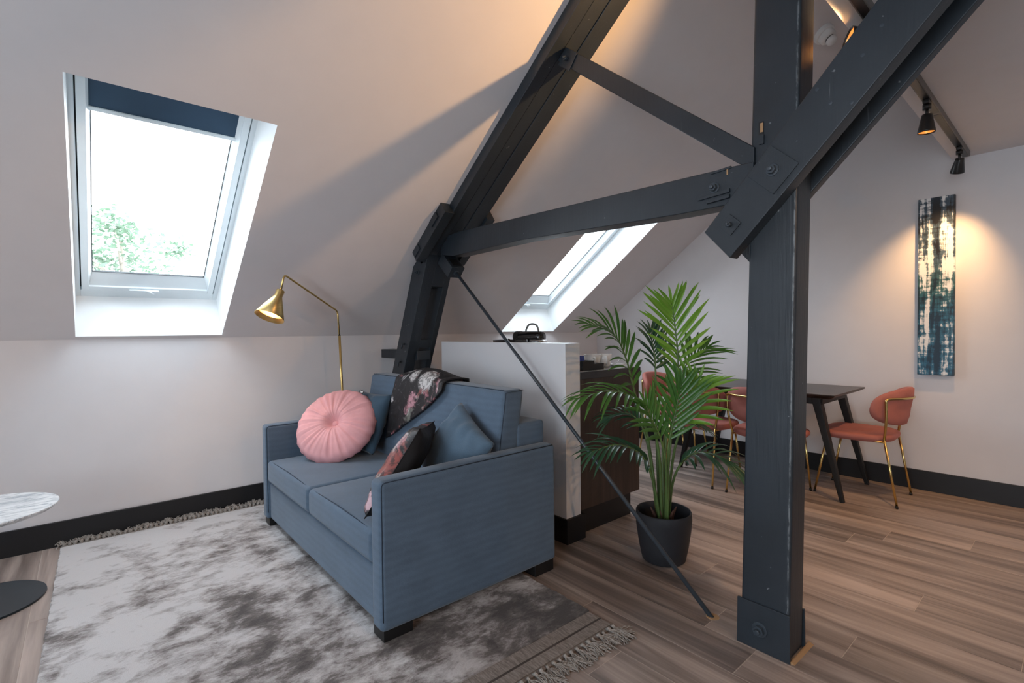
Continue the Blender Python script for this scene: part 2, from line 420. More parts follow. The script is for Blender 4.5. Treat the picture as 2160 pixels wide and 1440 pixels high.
floor = struct(MB().box(XL - .1, XG + .1, YF - .1, YK + .1, -.08, -.0012).obj('floor', 'grout'))
PW = .1965; PL = 2.40; GAP = .0011
ends = {}
for xr, ye in ((1.45, 1.168), (1.65, 1.474), (1.85, .823), (2.05, 1.034), (2.25, .59), (2.45, 1.268), (2.83, .478), (3.42, .90), (3.62, .762), (3.82, .405), (-.13, 3.0)):
    ends[math.floor((xr - 1.555) / PW)] = ye
pl_mesh = {}
def plank_mesh(w, l):
    k = (round(w, 3), round(l, 3))
    if k not in pl_mesh:
        b = .0009; a, c = w / 2, l / 2
        m = MB()
        lo = [(-a, -c, -.0045), (a, -c, -.0045), (a, c, -.0045), (-a, c, -.0045)]
        mi = [(x, y, -b) for x, y, _ in lo]
        hi = [(-a + b, -c + b, 0), (a - b, -c + b, 0), (a - b, c - b, 0), (-a + b, c - b, 0)]
        m.add(lo + mi + hi, [(3, 2, 1, 0), (8, 9, 10, 11)] + [(i, (i + 1) % 4, 4 + (i + 1) % 4, 4 + i) for i in range(4)] + [(4 + i, 4 + (i + 1) % 4, 8 + (i + 1) % 4, 8 + i) for i in range(4)])
        me = m.mesh('plank'); me.materials.append(M['plank']); pl_mesh[k] = me
    return pl_mesh[k]
for k in range(math.floor((XL - 1.555) / PW), math.ceil((XG - 1.555) / PW)):
    x0, x1 = max(1.555 + k * PW, XL), min(1.555 + (k + 1) * PW, XG)
    if x1 - x0 < .02: continue
    ye = ends.get(k, random.uniform(2.45, 2.60))
    y = ye - PL * math.ceil((ye - YF) / PL)
    while y < YK:
        a, b = max(y, YF), min(y + PL, YK); y += PL
        if b - a < .03: continue
        o = bpy.data.objects.new('plank', plank_mesh(x1 - x0 - 2 * GAP, b - a - 2 * GAP)); COL.objects.link(o)
        o.parent = floor; o.location = ((x0 + x1) / 2, (a + b) / 2, 0)

def prism_x(poly, x0, x1): return MB().prism([(x0, y, z) for y, z in poly], [(x1, y, z) for y, z in poly])
def prism_y(poly, y0, y1): return MB().prism([(x, y0, z) for x, z in poly], [(x, y1, z) for x, z in poly])
struct(prism_x([(YF - .1, -.08), (4.2, -.08), (4.2, 1.30), (.5, 4.02), (YF - .1, 4.02)], XG, XG + .15).obj('wall_right', 'wall'))
struct(MB().box(XL - .1, XG + .01, YK, YK + .14, -.08, ZK + .008).obj('wall_back', 'wall'))
struct(MB().box(XL, XG, YK - .016, YK + .002, -.002, .147).obj('baseboard_back', 'black', bevel=.002))
struct(MB().box(XG - .018, XG + .002, YF, YK, -.002, .150).obj('baseboard_right', 'black', bevel=.002))
# slope with the openings of the roof windows
T0, T1, WOP = -.018, -1.741, .772
SKY = [-3.357 + 3.315 * .28, -.042, 3.273]  # first opening is for the added, unseen fill skylight
m = MB()
m.box(XL - .1, XG + .02, T0, .06, 0, .14, SLM)
m.box(XL - .1, XG + .02, -4.55, T1, 0, .14, SLM)
xs = [XL - .1]
for s in SKY: xs += [s, s + WOP]
xs += [XG + .02]
for i in range(0, len(xs), 2): m.box(xs[i], xs[i + 1], T1, T0, 0, .14, SLM)
struct(m.obj('ceiling', 'ceiling'))
struct(MB().box(XL - .1, XG + .02, YF - .1, .642, 2.475, 2.60).obj('ceiling', 'ceiling'))
struct(MB().box(XL - .1, XG + .02, .56, .642, 2.60, 4.2).obj('wall_upper', 'wall'))
def wall_with_hole(name, axis, c, t, a0, a1, z1, h):
    m = MB(); (h0, h1, k0, k1) = h
    for (p, q, r, s) in ((a0, h0, -.08, z1), (h1, a1, -.08, z1), (h0, h1, -.08, k0), (h0, h1, k1, z1)):
        if axis == 'x': m.box(c - t, c, p, q, r, s)
        else: m.box(p, q, c - t, c, r, s)
    return struct(m.obj(name, 'wall'))
HL = (-1.5, .9, .45, 2.2)  # opening of the added fill window
wall_with_hole('wall_left', 'x', XL, .15, YF - .1, 4.2, 4.1, HL)
struct(MB().box(XL - .1, XG + .1, YF - .15, YF, -.08, 2.55).obj('wall_front', 'wall'))
def plain_window(name, axis, c, h):
    (a0, a1, z0, z1) = h; w = thing(name, ((a0 + a1) / 2, c, z0) if axis == 'y' else (c, (a0 + a1) / 2, z0), kind='structure')
    def bx(p, q, r, s, d0, d1):
        return MB().box(c - d1, c - d0, p, q, r, s) if axis == 'x' else MB().box(p, q, c - d1, c - d0, r, s)
    for (p, q, r, s) in ((a0, a1, z0, z0 + .06), (a0, a1, z1 - .06, z1), (a0, a0 + .06, z0, z1), (a1 - .06, a1, z0, z1), ((a0 + a1) / 2 - .04, (a0 + a1) / 2 + .04, z0, z1)):
        bx(p, q, r, s, .05, .11).obj('window_frame', 'upvc', w)
    bx(a0 + .05, a1 - .05, z0 + .05, z1 - .05, .075, .082).obj('pane', 'glass', w)
plain_window('fill_window', 'x', XL, HL)  # window added out of view to brighten the room
def portal(name, mw, sx, sy):
    l = bpy.data.lights.new(name, 'AREA'); l.shape = 'RECTANGLE'; l.size = sx; l.size_y = sy; l.cycles.is_portal = True
    o = bpy.data.objects.new(name, l); COL.objects.link(o); o.matrix_world = mw
portal('window_portal', frame_from((-1, 0, 0), (0, 1, 0), (XL - .12, (HL[0] + HL[1]) / 2, (HL[2] + HL[3]) / 2)), HL[1] - HL[0], HL[3] - HL[2])

def ring(mb, A, B, na, nb, T):
    """sloped ring between rectangle A at height na and rectangle B at height nb (x0,x1,t0,t1), single skin"""
    def c(r, n): return [T @ V((r[0], r[2], n)), T @ V((r[1], r[2], n)), T @ V((r[1], r[3], n)), T @ V((r[0], r[3], n))]
    a, b = c(A, na), c(B, nb)
    return mb.add(a + b, [(i, (i + 1) % 4, 4 + (i + 1) % 4, 4 + i) for i in range(4)])
def skylight(name, x0, handle=True):
    w = thing(name, sl(x0 + WOP / 2, -.86, .25), kind='structure')
    T = SLM @ Matrix.Translation((x0, 0, 0))
    O = (0, WOP, T1, T0); Fr = (.006, WOP - .016, -1.70, -.100)
    m = MB(); ring(m, O, Fr, 0, .25, T); ring(m, (-.03, WOP + .03, T1 - .03, T0 + .03), (-.03, WOP + .03, -1.74, -.06), .0, .36, T); ring(m, (-.03, WOP + .03, T1 - .03, T0 + .03), O, 0.0006, 0.0006, T)
    m.obj('window_lining', 'lining', w)
    def rbox(A, B, n0, n1, nm, mat, bev=.002):
        (a0, a1, a2, a3), (b0, b1, b2, b3) = A, B
        for q in ((a0, b0, a2, a3), (b1, a1, a2, a3), (b0, b1, a2, b2), (b0, b1, b3, a3)):
            MB().box(q[0], q[1], q[2], q[3], n0, n1, T).obj(nm, mat, w, bevel=bev)
    G = (Fr[0] + .022, Fr[1] - .026, Fr[2] + .03, -.162)
    rbox((Fr[0] - .03, Fr[1] + .03, Fr[2] - .03, Fr[3] + .03), G, .25, .34, 'window_frame', 'upvc')
    G2 = (G[0] + .006, G[1] - .006, G[2] + .006, G[3] - .006)
    rbox(G, G2, .275, .34, 'window_gasket', 'gasket', 0)
    S = (G2[0] + .034, G2[1] - .034, G2[2] + .03, G2[3] - .034)
    rbox(G2, S, .243, .32, 'window_sash', 'upvc')
    GL = (.084, .664, S[2] + .03, -.284)
    m = MB(); ring(m, S, GL, .255, .292, T); m.obj('glazing_bead', 'upvc', w)
    g3 = (GL[0] + .003, GL[1] - .003, GL[2] + .003, GL[3] - .004)
    rbox(GL, g3, .290, .300, 'glazing_gasket', 'gasket', 0)
    MB().box(GL[0] - .01, GL[1] + .01, GL[2] - .01, GL[3] + .01, .300, .306, T).obj('pane', 'glass', w)
    if handle:
        h = MB().tube(rounded([T @ V(p) for p in ((.262, -.196, .228), (.352, -.196, .228), (.388, -.172, .222))], .02), [.006] * 7 + [.009], 8).obj('window_handle', 'upvc', w, smooth=True)
        MB().box(.352, .418, -.192, -.170, .226, .246, T).obj('handle_plate', 'upvc', h, bevel=.004)
    portal('window_portal', frame_from(ND, (1, 0, 0), sl(x0 + .374, -.97, .33)), .60, 1.36)
    return w
skylight('window_1', SKY[1]); skylight('window_2', SKY[2]); skylight('fill_skylight', SKY[0], False)  # last roof window is added out of view for fill light
Tb = SLM @ Matrix.Translation((SKY[1], 0, 0))
rb = thing('roller_blind', sl(SKY[1] + .374, -1.42, .27), 'navy roller blind pulled a little way down behind the top of the roof window', 'blind')
MB().box(.066, .682, -1.665, -1.428, .278, .281, Tb).obj('fabric', 'blind', rb)
MB().box(.062, .686, -1.430, -1.408, .272, .288, Tb).obj('bottom_bar', 'upvc', rb, bevel=.004)
MB().tube([Tb @ V((.06, -1.655, .265)), Tb @ V((.688, -1.655, .265))], .018, 12).obj('roller', 'upvc', rb, smooth=True)

# garden tree beyond the roof window
tr = thing('garden_tree', (.15, 10.2, -4.0), 'leafy green tree outside the roof window, washed out by the sky', 'tree')
m = MB()
cx, cy = .25, 10.2
br = [([(cx + .1, cy, -4), (cx + .2, cy, .5), (cx + .25, cy, 2.2), (cx + .22, cy, 2.9)], .12)]
for a in range(11):
    t = random.uniform(1.0, 2.6); an = random.uniform(0, 6.28); L = random.uniform(.5, 1.1)
    br.append(([(cx + .22, cy, t), (cx + .22 + math.cos(an) * L * .5, cy + math.sin(an) * L * .5, t + .25), (cx + .22 + math.cos(an) * L, cy + math.sin(an) * L, t + .42)], .028))
for p, r in br:
    q = smoothpath(p, 4); m.tube(q, [r * (1 - .8 * i / (len(q) - 1)) for i in range(len(q))], 6)
m.obj('branches', 'bark', tr, smooth=True)
m = MB(); rr = random.Random(3)
cl = []
while len(cl) < 150:
    p = V((rr.uniform(-1.9, 1.1), rr.uniform(-.9, .9), rr.uniform(-1.5, .75)))
    top = .70 - .22 * max(0, p.x) - .10 * (p.x + .4) ** 2
    if p.z < top and p.x < 1.05 - .25 * p.z * p.z: cl.append(p)
for c in cl:
    for k in range(60):
        d = V((rr.gauss(0, .13), rr.gauss(0, .13), rr.gauss(0, .09))); q = V((cx, cy, 2.45)) + c + d
        a = V((rr.uniform(-1, 1), rr.uniform(-1, 1), rr.uniform(-.5, .5))).normalized(); b = a.cross(V((rr.uniform(-1, 1), rr.uniform(-1, 1), rr.uniform(-1, 1)))).normalized(); s = rr.uniform(.030, .060)
        m.add([q - a * s, q + b * s * .55, q + a * s, q - b * s * .55], [(0, 1, 2, 3)])
o = m.obj('foliage', 'treeleaf', tr); o['kind'] = 'stuff'

# ------------------------------------------------------------------ timber roof truss
TR = thing('roof_truss', (1.98, .80, 0), 'anthracite painted timber roof truss with post, tie beam and raking braces', 'roof truss')
def yz(poly, x0, x1): return prism_x(poly, x0, x1)
def hexbolt(parent, c, nrm, r=.018, washer=True, up=(0, 0, 1)):
    T = frame_from(nrm, up, c)
    m = MB()
    if washer: m.lathe([(r * 1.35, -.002), (r * 1.35, .004), (0.001, .004)], 20, T)
    T6 = T @ Matrix.Rotation(.3, 4, 'Z')
    m.prism([T6 @ V((r * math.cos(k * math.pi / 3), r * math.sin(k * math.pi / 3), .002)) for k in range(6)], [T6 @ V((r * math.cos(k * math.pi / 3), r * math.sin(k * math.pi / 3), .020)) for k in range(6)])
    m.lathe([(r * .5, .019), (r * .5, .030), (r * .42, .032), (.001, .032)], 12, T)
    return m.obj('bolt', 'nut', parent, bevel=.0015, seg=1)
def pl(z): return .893 - .0225 * z
def pr(z): return .711 - .0160 * z
zt = 3.6
post = yz([(pr(0), -.002), (pl(0), -.002), (pl(zt), zt), (pr(zt), zt)], 1.965, 2.105).obj('post', 'postpaint', TR, bevel=.011, seg=2)
MB().box(1.962, 1.9665, pl(2) - .048, pl(2) - .030, 1.955, 2.035).obj('mortise', 'foot', post)
MB().box(1.958, 1.9665, pl(2) - .050, pl(2) - .032, 1.950, 1.985).obj('peg', 'truss', post)
MB().box(1.9605, 1.9668, pl(2) - .047, pl(2) - .036, 1.995, 2.030).obj('peg', 'tan', post)
pp = yz([(.703, 0), (.901, 0), (.899, .180), (.705, .180)], 1.955, 1.966).obj('base_plate', 'truss', TR, bevel=.0015)
hexbolt(pp, (1.955, .812, .083), (-1, 0, 0), .021)
yz([(.703, 0), (.901, 0), (.899, .150), (.705, .150)], 2.104, 2.114).obj('base_plate', 'truss', TR, bevel=.0015)
MB().prism([(1.960, .702, 0), (2.16, .700, 0), (2.15, .686, 0), (1.965, .690, 0)], [(1.960, .704, .008), (2.15, .704, .008), (2.145, .698, .008), (1.965, .700, .008)]).obj('shim', 'tan', TR)
# raking brace: two planks either side of the post
def lin(p, q, t): return (p[0] + (q[0] - p[0]) * t, p[1] + (q[1] - p[1]) * t)
LA, LB = (.902, 1.525), (.275, 2.195); UA, UB = (1.006, 1.640), (.433, 2.274)
bp = [LA, lin(LA, LB, 1.45), lin(UA, UB, 1.42), UA]
bn = yz([LA, lin(LA, LB, 1.45), lin(UA, UB, 1.42), UA], 1.900, 1.966).obj('brace', 'truss', TR, bevel=.004)
bf = yz([(LA[0] + .012, LA[1] + .0), lin(LA, LB, 1.45), lin(UA, UB, 1.42), (UA[0] - .02, UA[1] - .03)], 2.104, 2.150).obj('brace', 'truss', TR, bevel=.004)
bd = V((0, LB[0] - LA[0], LB[1] - LA[1])).normalized()
def plate(parent, y, z, s, x, th=.006):
    T = frame_from((-1, 0, 0), bd, (x, y, z)); o = MB().box(-s, s, -s, s, -.001, th, T).obj('plate', 'truss', parent, bevel=.0012)
    hexbolt(o, (x - th, y, z), (-1, 0, 0), .017 if s > .04 else .011, s > .04); return o
plate(bn, .742, 1.823, .062, 1.900); plate(bn, .898, 1.652, .030, 1.900)
for (y, z) in ((.56, 2.00), (.47, 2.12), (.60, 2.06), (.50, 1.98), (.42, 2.19)):
    MB().lathe([(.006, 0), (.006, .0015), (.001, .0022)], 10, frame_from((-1, 0, 0), (0, 0, 1), (1.9005, y, z))).obj('nail_head', 'nut', bn)
MB().box(2.08, 2.112, .693, .712, 1.690, 1.776).obj('packing_piece', 'truss', TR, bevel=.003)
# tie beam
tie = yz([(.83, 1.742), (1.15, 1.745), (2.15, 1.783), (2.86, 1.776), (3.02, 1.80), (3.02, 1.92), (2.80, 1.934), (.83, 1.888)], 1.945, 2.048).obj('tie_beam', 'truss', TR, bevel=.004)
hexbolt(tie, (1.944, .985, 1.822), (-1, 0, 0), .016)
yz([(.92, 1.790), (1.055, 1.782), (1.055, 1.792), (.92, 1.806)], 1.936, 1.946).obj('wedge', 'truss', tie, bevel=.001)
yz([(.92, 1.768), (1.015, 1.762), (1.015, 1.776), (.92, 1.783)], 1.934, 1.946).obj('wedge', 'truss', tie, bevel=.001)
yz([(.915, 1.884), (1.00, 1.878), (1.00, 1.887), (.915, 1.893)], 1.940, 1.947).obj('wedge', 'truss', tie, bevel=.001)
MB().box(1.943, 1.9455, .928, .934, 1.862, 1.886).obj('gap', 'tan', tie)
# diagonal strut from rafter to post
strut = yz([(.83, 1.860), (.892, 1.898), (1.735, 2.590), (1.86, 2.700), (1.80, 2.745), (.83, 1.945)], 1.952, 2.036).obj('strut', 'truss', TR, bevel=.004)
T = frame_from((-1, 0, 0), (0, .78, .62), (1.951, 1.783, 2.673)); q = MB().box(-.05, .05, -.045, .045, 0, .006, T).obj('plate', 'truss', strut, bevel=.001); hexbolt(q, (1.945, 1.785, 2.675), (-1, 0, 0), .013, False)
# rafter: three plies under the slope
RM = SLM
for i, (x0, x1, d) in enumerate(((1.870, 1.9445, .070), (1.9475, 2.034, .066), (2.037, 2.145, .070))):
    MB().box(x0, x1, -4.1, -.95, -d, .004, RM).obj('rafter', 'truss', TR, bevel=.004)
MB().box(1.940, 2.040, -4.1, -.95, -.058, -.01, RM).obj('rafter_core', 'foot', TR)
for x0, x1, dd in ((1.797, 1.8695, .088), (2.1455, 2.215, .088)):
    g = MB().box(x0, x1, -1.475, -1.0, -dd, .002, RM).obj('gusset', 'truss', TR, bevel=.003)
    MB().box(x0 - .010, x0 + .002, -1.40, -1.30, -.055, -.008, RM).obj('wedge', 'truss', g, bevel=.002)
    MB().box(x0 - .008, x0 + .002, -1.10, -1.01, -.06, -.015, RM).obj('wedge', 'truss', g, bevel=.002)
# raking leg down to the knee wall: two plies with packers
def leg_y(z): return 3.139 - .4425 * (z - 1.658)          # front (room side) face
def legply(x0, x1, z0, z1, d=.185, f=0): return yz([(leg_y(z0) + f, z0), (leg_y(z0) + d, z0), (leg_y(z1) + d, z1), (leg_y(z1) + f, z1)], x0, x1)
L1 = legply(1.870, 1.958, .02, 1.86).obj('leg', 'truss', TR, bevel=.004)
legply(2.055, 2.105, .02, 1.80).obj('leg', 'truss', TR, bevel=.004)
legply(1.957, 2.056, 1.59, 1.80, .18, .001).obj('packing_block', 'truss', TR, bevel=.002)
legply(1.957, 2.056, 1.13, 1.19, .18, .001).obj('packing_block', 'truss', TR, bevel=.002)
legply(1.957, 2.056, .02, .93, .18, .03).obj('packing_block', 'truss', TR, bevel=.002)
MB().box(1.945, 2.066, 3.375, YK + .02, 1.034, 1.106).obj('cross_beam', 'truss', TR, bevel=.003)
hexbolt(L1, (1.868, leg_y(1.69) + .09, 1.69), (-1, 0, 0), .013)
for z in (1.16, 1.02):
    p = V((1.869, leg_y(z) + .075, z)); MB().tube(rounded([p, p + V((-.02, 0, 0)), p + V((-.022, .01, -.035))], .008, 3), .006, 8).obj('hook', 'nut', L1, smooth=True)
# rod anchor block and tension rod
a = V((2.0, 2.895, 1.655)); b = V((2.035, 1.05, 0)); rd = (b - a).normalized()
T = frame_from(rd, (1, 0, 0), a - rd * .02)
blk = MB()
blk.hexa([T @ V(p) for p in ((-.055, -.045, -.165), (.055, -.045, -.165), (.055, .045, -.165), (-.055, .045, -.165))], [T @ V(p) for p in ((-.055, -.045, 0), (.055, -.045, 0), (.055, .045, 0), (-.055, .045, 0))])
bo = blk.obj('anchor_block', 'truss', TR, bevel=.004)
MB().box(-.034, .034, .040, .0465, -.10, -.02, T).obj('socket', 'foot', bo)
MB().lathe([(.02, -.002), (.02, .006), (.001, .007)], 16, T).obj('washer', 'nut', bo)
MB().tube([a - rd * .04, b + rd * .01], .0105, 12).obj('tension_rod', 'nut', TR, smooth=True)
MB().lathe([(.028, 0), (.026, .002), (.001, .0025)], 14, Matrix.Translation((2.04, 1.045, 0))).obj('sealant_patch', 'tan', TR)

# ------------------------------------------------------------------ partition, kitchen
pw = struct(MB().box(2.113, 2.240, 1.972, 3.290, .140, 1.175).obj('wall_partition', 'partition', bevel=.002))
MB().box(2.100, 2.262, 1.955, 3.300, 0, .146).obj('baseboard', 'black', pw, bevel=.002)
kc = thing('kitchen_cabinet', (2.55, 2.6, 0), 'dark walnut kitchen cabinet with black plinth behind the white half wall', 'cabinet')
MB().box(2.243, 2.822, 1.974, 3.288, .163, .955).obj('body', 'walnut', kc, bevel=.001)
MB().box(2.264, 2.790, 2.012, 3.27, 0, .165).obj('plinth', 'black', kc)
for i in range(3):
    y0 = 1.976 + i * .4375; d = MB().box(2.823, 2.843, y0, y0 + .434, .163, .95).obj('door', 'walnut', kc, bevel=.001)
    MB().box(2.843, 2.856, y0 + .10, y0 + .33, .90, .912).obj('handle', 'blackmetal', d, bevel=.002)
wt = tag(MB().box(2.241, 2.850, 1.966, 3.289, .9555, 1.000).obj('worktop', 'worktop', bevel=.0015), 'pale topped worktop with black edge lying on the walnut kitchen cabinet', 'worktop')
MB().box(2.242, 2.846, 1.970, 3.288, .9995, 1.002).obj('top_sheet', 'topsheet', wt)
WZ = 1.002
cb = thing('condiment_box', (2.40, 2.05, WZ), 'low black stepped organiser box on the worktop holding coffee sachets', 'box')
def tray(m, x0, x1, y0, y1, z0, z1, t=.005):
    m.box(x0, x1, y0, y1, z0, z0 + t)
    for q in ((x0, x1, y0, y0 + t), (x0, x1, y1 - t, y1), (x0, x0 + t, y0 + t, y1 - t), (x1 - t, x1, y0 + t, y1 - t)): m.box(q[0], q[1], q[2], q[3], z0 + t, z1)
    return m
tray(MB(), 2.30, 2.405, 2.0, 2.10, WZ, WZ + .060).obj('tall_compartment', 'foot', cb)
tray(MB(), 2.405, 2.50, 2.0, 2.10, WZ, WZ + .040).obj('low_compartment', 'foot', cb)
for i, (x, mt) in enumerate(((2.335, 'blue'), (2.352, 'blue'), (2.372, 'orange'))):
    tag(MB().hexa([(x - .03 if mt == 'blue' else x - .004, 2.02 + i * .02, WZ + .006), (x + .008, 2.02 + i * .02, WZ + .006), (x + .008, 2.028 + i * .02, WZ + .006), (x - .03 if mt == 'blue' else x - .004, 2.028 + i * .02, WZ + .006)], [(x - .03 if mt == 'blue' else x - .004, 2.026 + i * .02, WZ + .092), (x + .008, 2.026 + i * .02, WZ + .092), (x + .008, 2.030 + i * .02, WZ + .092), (x - .03 if mt == 'blue' else x - .004, 2.030 + i * .02, WZ + .092)]).obj('sachet', mt, bevel=.001),
        ('blue foil sachet standing in the black organiser box' if mt == 'blue' else 'orange paper sachet standing in the black organiser box'), 'sachet', 'blue sachets in the organiser box' if mt == 'blue' else None)
def mug(x, y, label):
    g = thing('mug', (x, y, WZ), label, 'mug', 'white mugs on the worktop')
    pr_ = [(.001, .004), (.034, .004), (.040, .002), (.044, .012), (.052, .05), (.056, .088), (.0535, .088), (.049, .05), (.041, .014), (.001, .012)]
    MB().lathe(pr_, 32, Matrix.Translation((x, y, WZ)), False).obj('bowl', 'cup', g, smooth=True)
    MB().tube(smoothpath([(x - .035, y - .038, WZ + .07), (x - .05, y - .066, WZ + .066), (x - .05, y - .066, WZ + .03), (x - .032, y - .034, WZ + .022)], 5), .006, 8).obj('handle', 'cup', g, smooth=True)
mug(2.545, 2.13, 'white ceramic mug on the worktop touching the black organiser box'); mug(2.660, 2.13, 'white ceramic mug on the worktop beside a saucer')
sa = MB().lathe([(.001, .003), (.03, .003), (.035, 0), (.04, .004), (.068, .014), (.066, .017), (.04, .009), (.001, .008)], 32, Matrix.Translation((2.775, 2.11, WZ)), False).obj('saucer', 'cup', smooth=True); tag(sa, 'white saucer on the worktop near its free end', 'saucer')
sp = thing('teaspoon', (2.78, 2.11, WZ + .015), 'small steel teaspoon leaning across the white saucer', 'spoon')
MB().tube([(2.745, 2.10, WZ + .014), (2.80, 2.09, WZ + .05)], .0022, 8).obj('handle', 'silver', sp, smooth=True)
MB().lathe([(.001, -.003), (.009, -.001), (.012, .002), (.001, .001)], 14, Matrix.Translation((2.735, 2.10, WZ + .018)) @ Matrix.Diagonal((1.4, 1, 1, 1)), False).obj('bowl', 'silver', sp, smooth=True)
cmch = thing('coffee_machine', (2.40, 2.57, WZ), 'gloss black capsule coffee machine with arched lever behind the half wall', 'coffee machine')
MB().box(2.35, 2.46, 2.44, 2.70, WZ, WZ + .02).obj('base', 'machine', cmch, bevel=.006)
MB().box(2.355, 2.455, 2.56, 2.70, WZ + .02, WZ + .20).obj('body', 'machine', cmch, bevel=.015, seg=3)
Ty = frame_from((0, -1, 0), (1, 0, 0), (2.405, 2.735, WZ + .206))
MB().lathe([(.001, 0), (.034, 0), (.042, .008), (.042, .06)], 28, Ty, False).obj('end_cap', 'foot', cmch, smooth=True)
MB().lathe([(.0405, .06), (.0405, .25), (.036, .275), (.001, .28)], 28, Ty, False).obj('brew_head', 'machine', cmch, smooth=True)
MB().tube(smoothpath([(2.405, 2.625, WZ + .20), (2.405, 2.628, WZ + .25), (2.405, 2.60, WZ + .290), (2.405, 2.555, WZ + .298), (2.405, 2.515, WZ + .285), (2.405, 2.495, WZ + .24), (2.405, 2.50, WZ + .20)], 6), .0065, 10).obj('lever', 'grey', cmch, smooth=True)
MB().lathe([(.001, 0), (.06, 0), (.062, .004), (.058, .010), (.001, .012)], 28, Matrix.Translation((2.345, 2.44, WZ + .176))).obj('cup_tray', 'silver', cmch, smooth=True)
pn = thing('frying_pan', (2.55, 3.0, WZ), 'dark pan with upright rim and handle beside the coffee machine', 'pan')
MB().lathe([(.001, 0), (.10, 0), (.12, .18), (.117, .18), (.098, .006), (.001, .006)], 32, Matrix.Translation((2.55, 3.0, WZ)), False).obj('bowl', 'blackmetal', pn, smooth=True)
MB().tube([(2.47, 2.91, WZ + .172), (2.37, 2.78, WZ + .186)], .009, 8).obj('handle', 'blackmetal', pn, smooth=True)

# ------------------------------------------------------------------ dining corner
dt = thing('dining_table', (4.33, 1.75, 0), 'dark wood dining table with splayed black legs against the gable wall', 'table')
m = MB()
X0, X1, Y0, Y1 = 3.965, 4.705, 1.140, 2.370
m.hexa([(X0 + .03, Y0 + .035, .742), (X1 - .03, Y0 + .035, .742), (X1 - .03, Y1 - .035, .742), (X0 + .03, Y1 - .035, .742)], [(X0, Y0, .762), (X1, Y0, .762), (X1, Y1, .762), (X0, Y1, .762)])
m.box(X0, X1, Y0, Y1, .762, .775)
m.obj('tabletop', 'tablewood', dt, bevel=.002)
for (x0, x1, y0, y1) in ((4.07, 4.60, 1.245, 1.275), (4.07, 4.60, 2.235, 2.265), (4.055, 4.085, 1.25, 2.26), (4.585, 4.615, 1.25, 2.26)):
    MB().box(x0, x1, y0, y1, .69, .745).obj('apron', 'foot', dt)
for fx, tx in ((4.075, 4.085), (4.690, 4.63)):
    for fy, ty in ((1.118, 1.29), (2.39, 2.215)):
        def q(x, y, z, a): return [(x - a, y - a * .8, z), (x + a, y - a * .8, z), (x + a, y + a * .8, z), (x - a, y + a * .8, z)]
        MB().hexa(q(fx, fy, 0, .017), q(tx, ty, .745, .036)).obj('leg', 'foot', dt, bevel=.004)

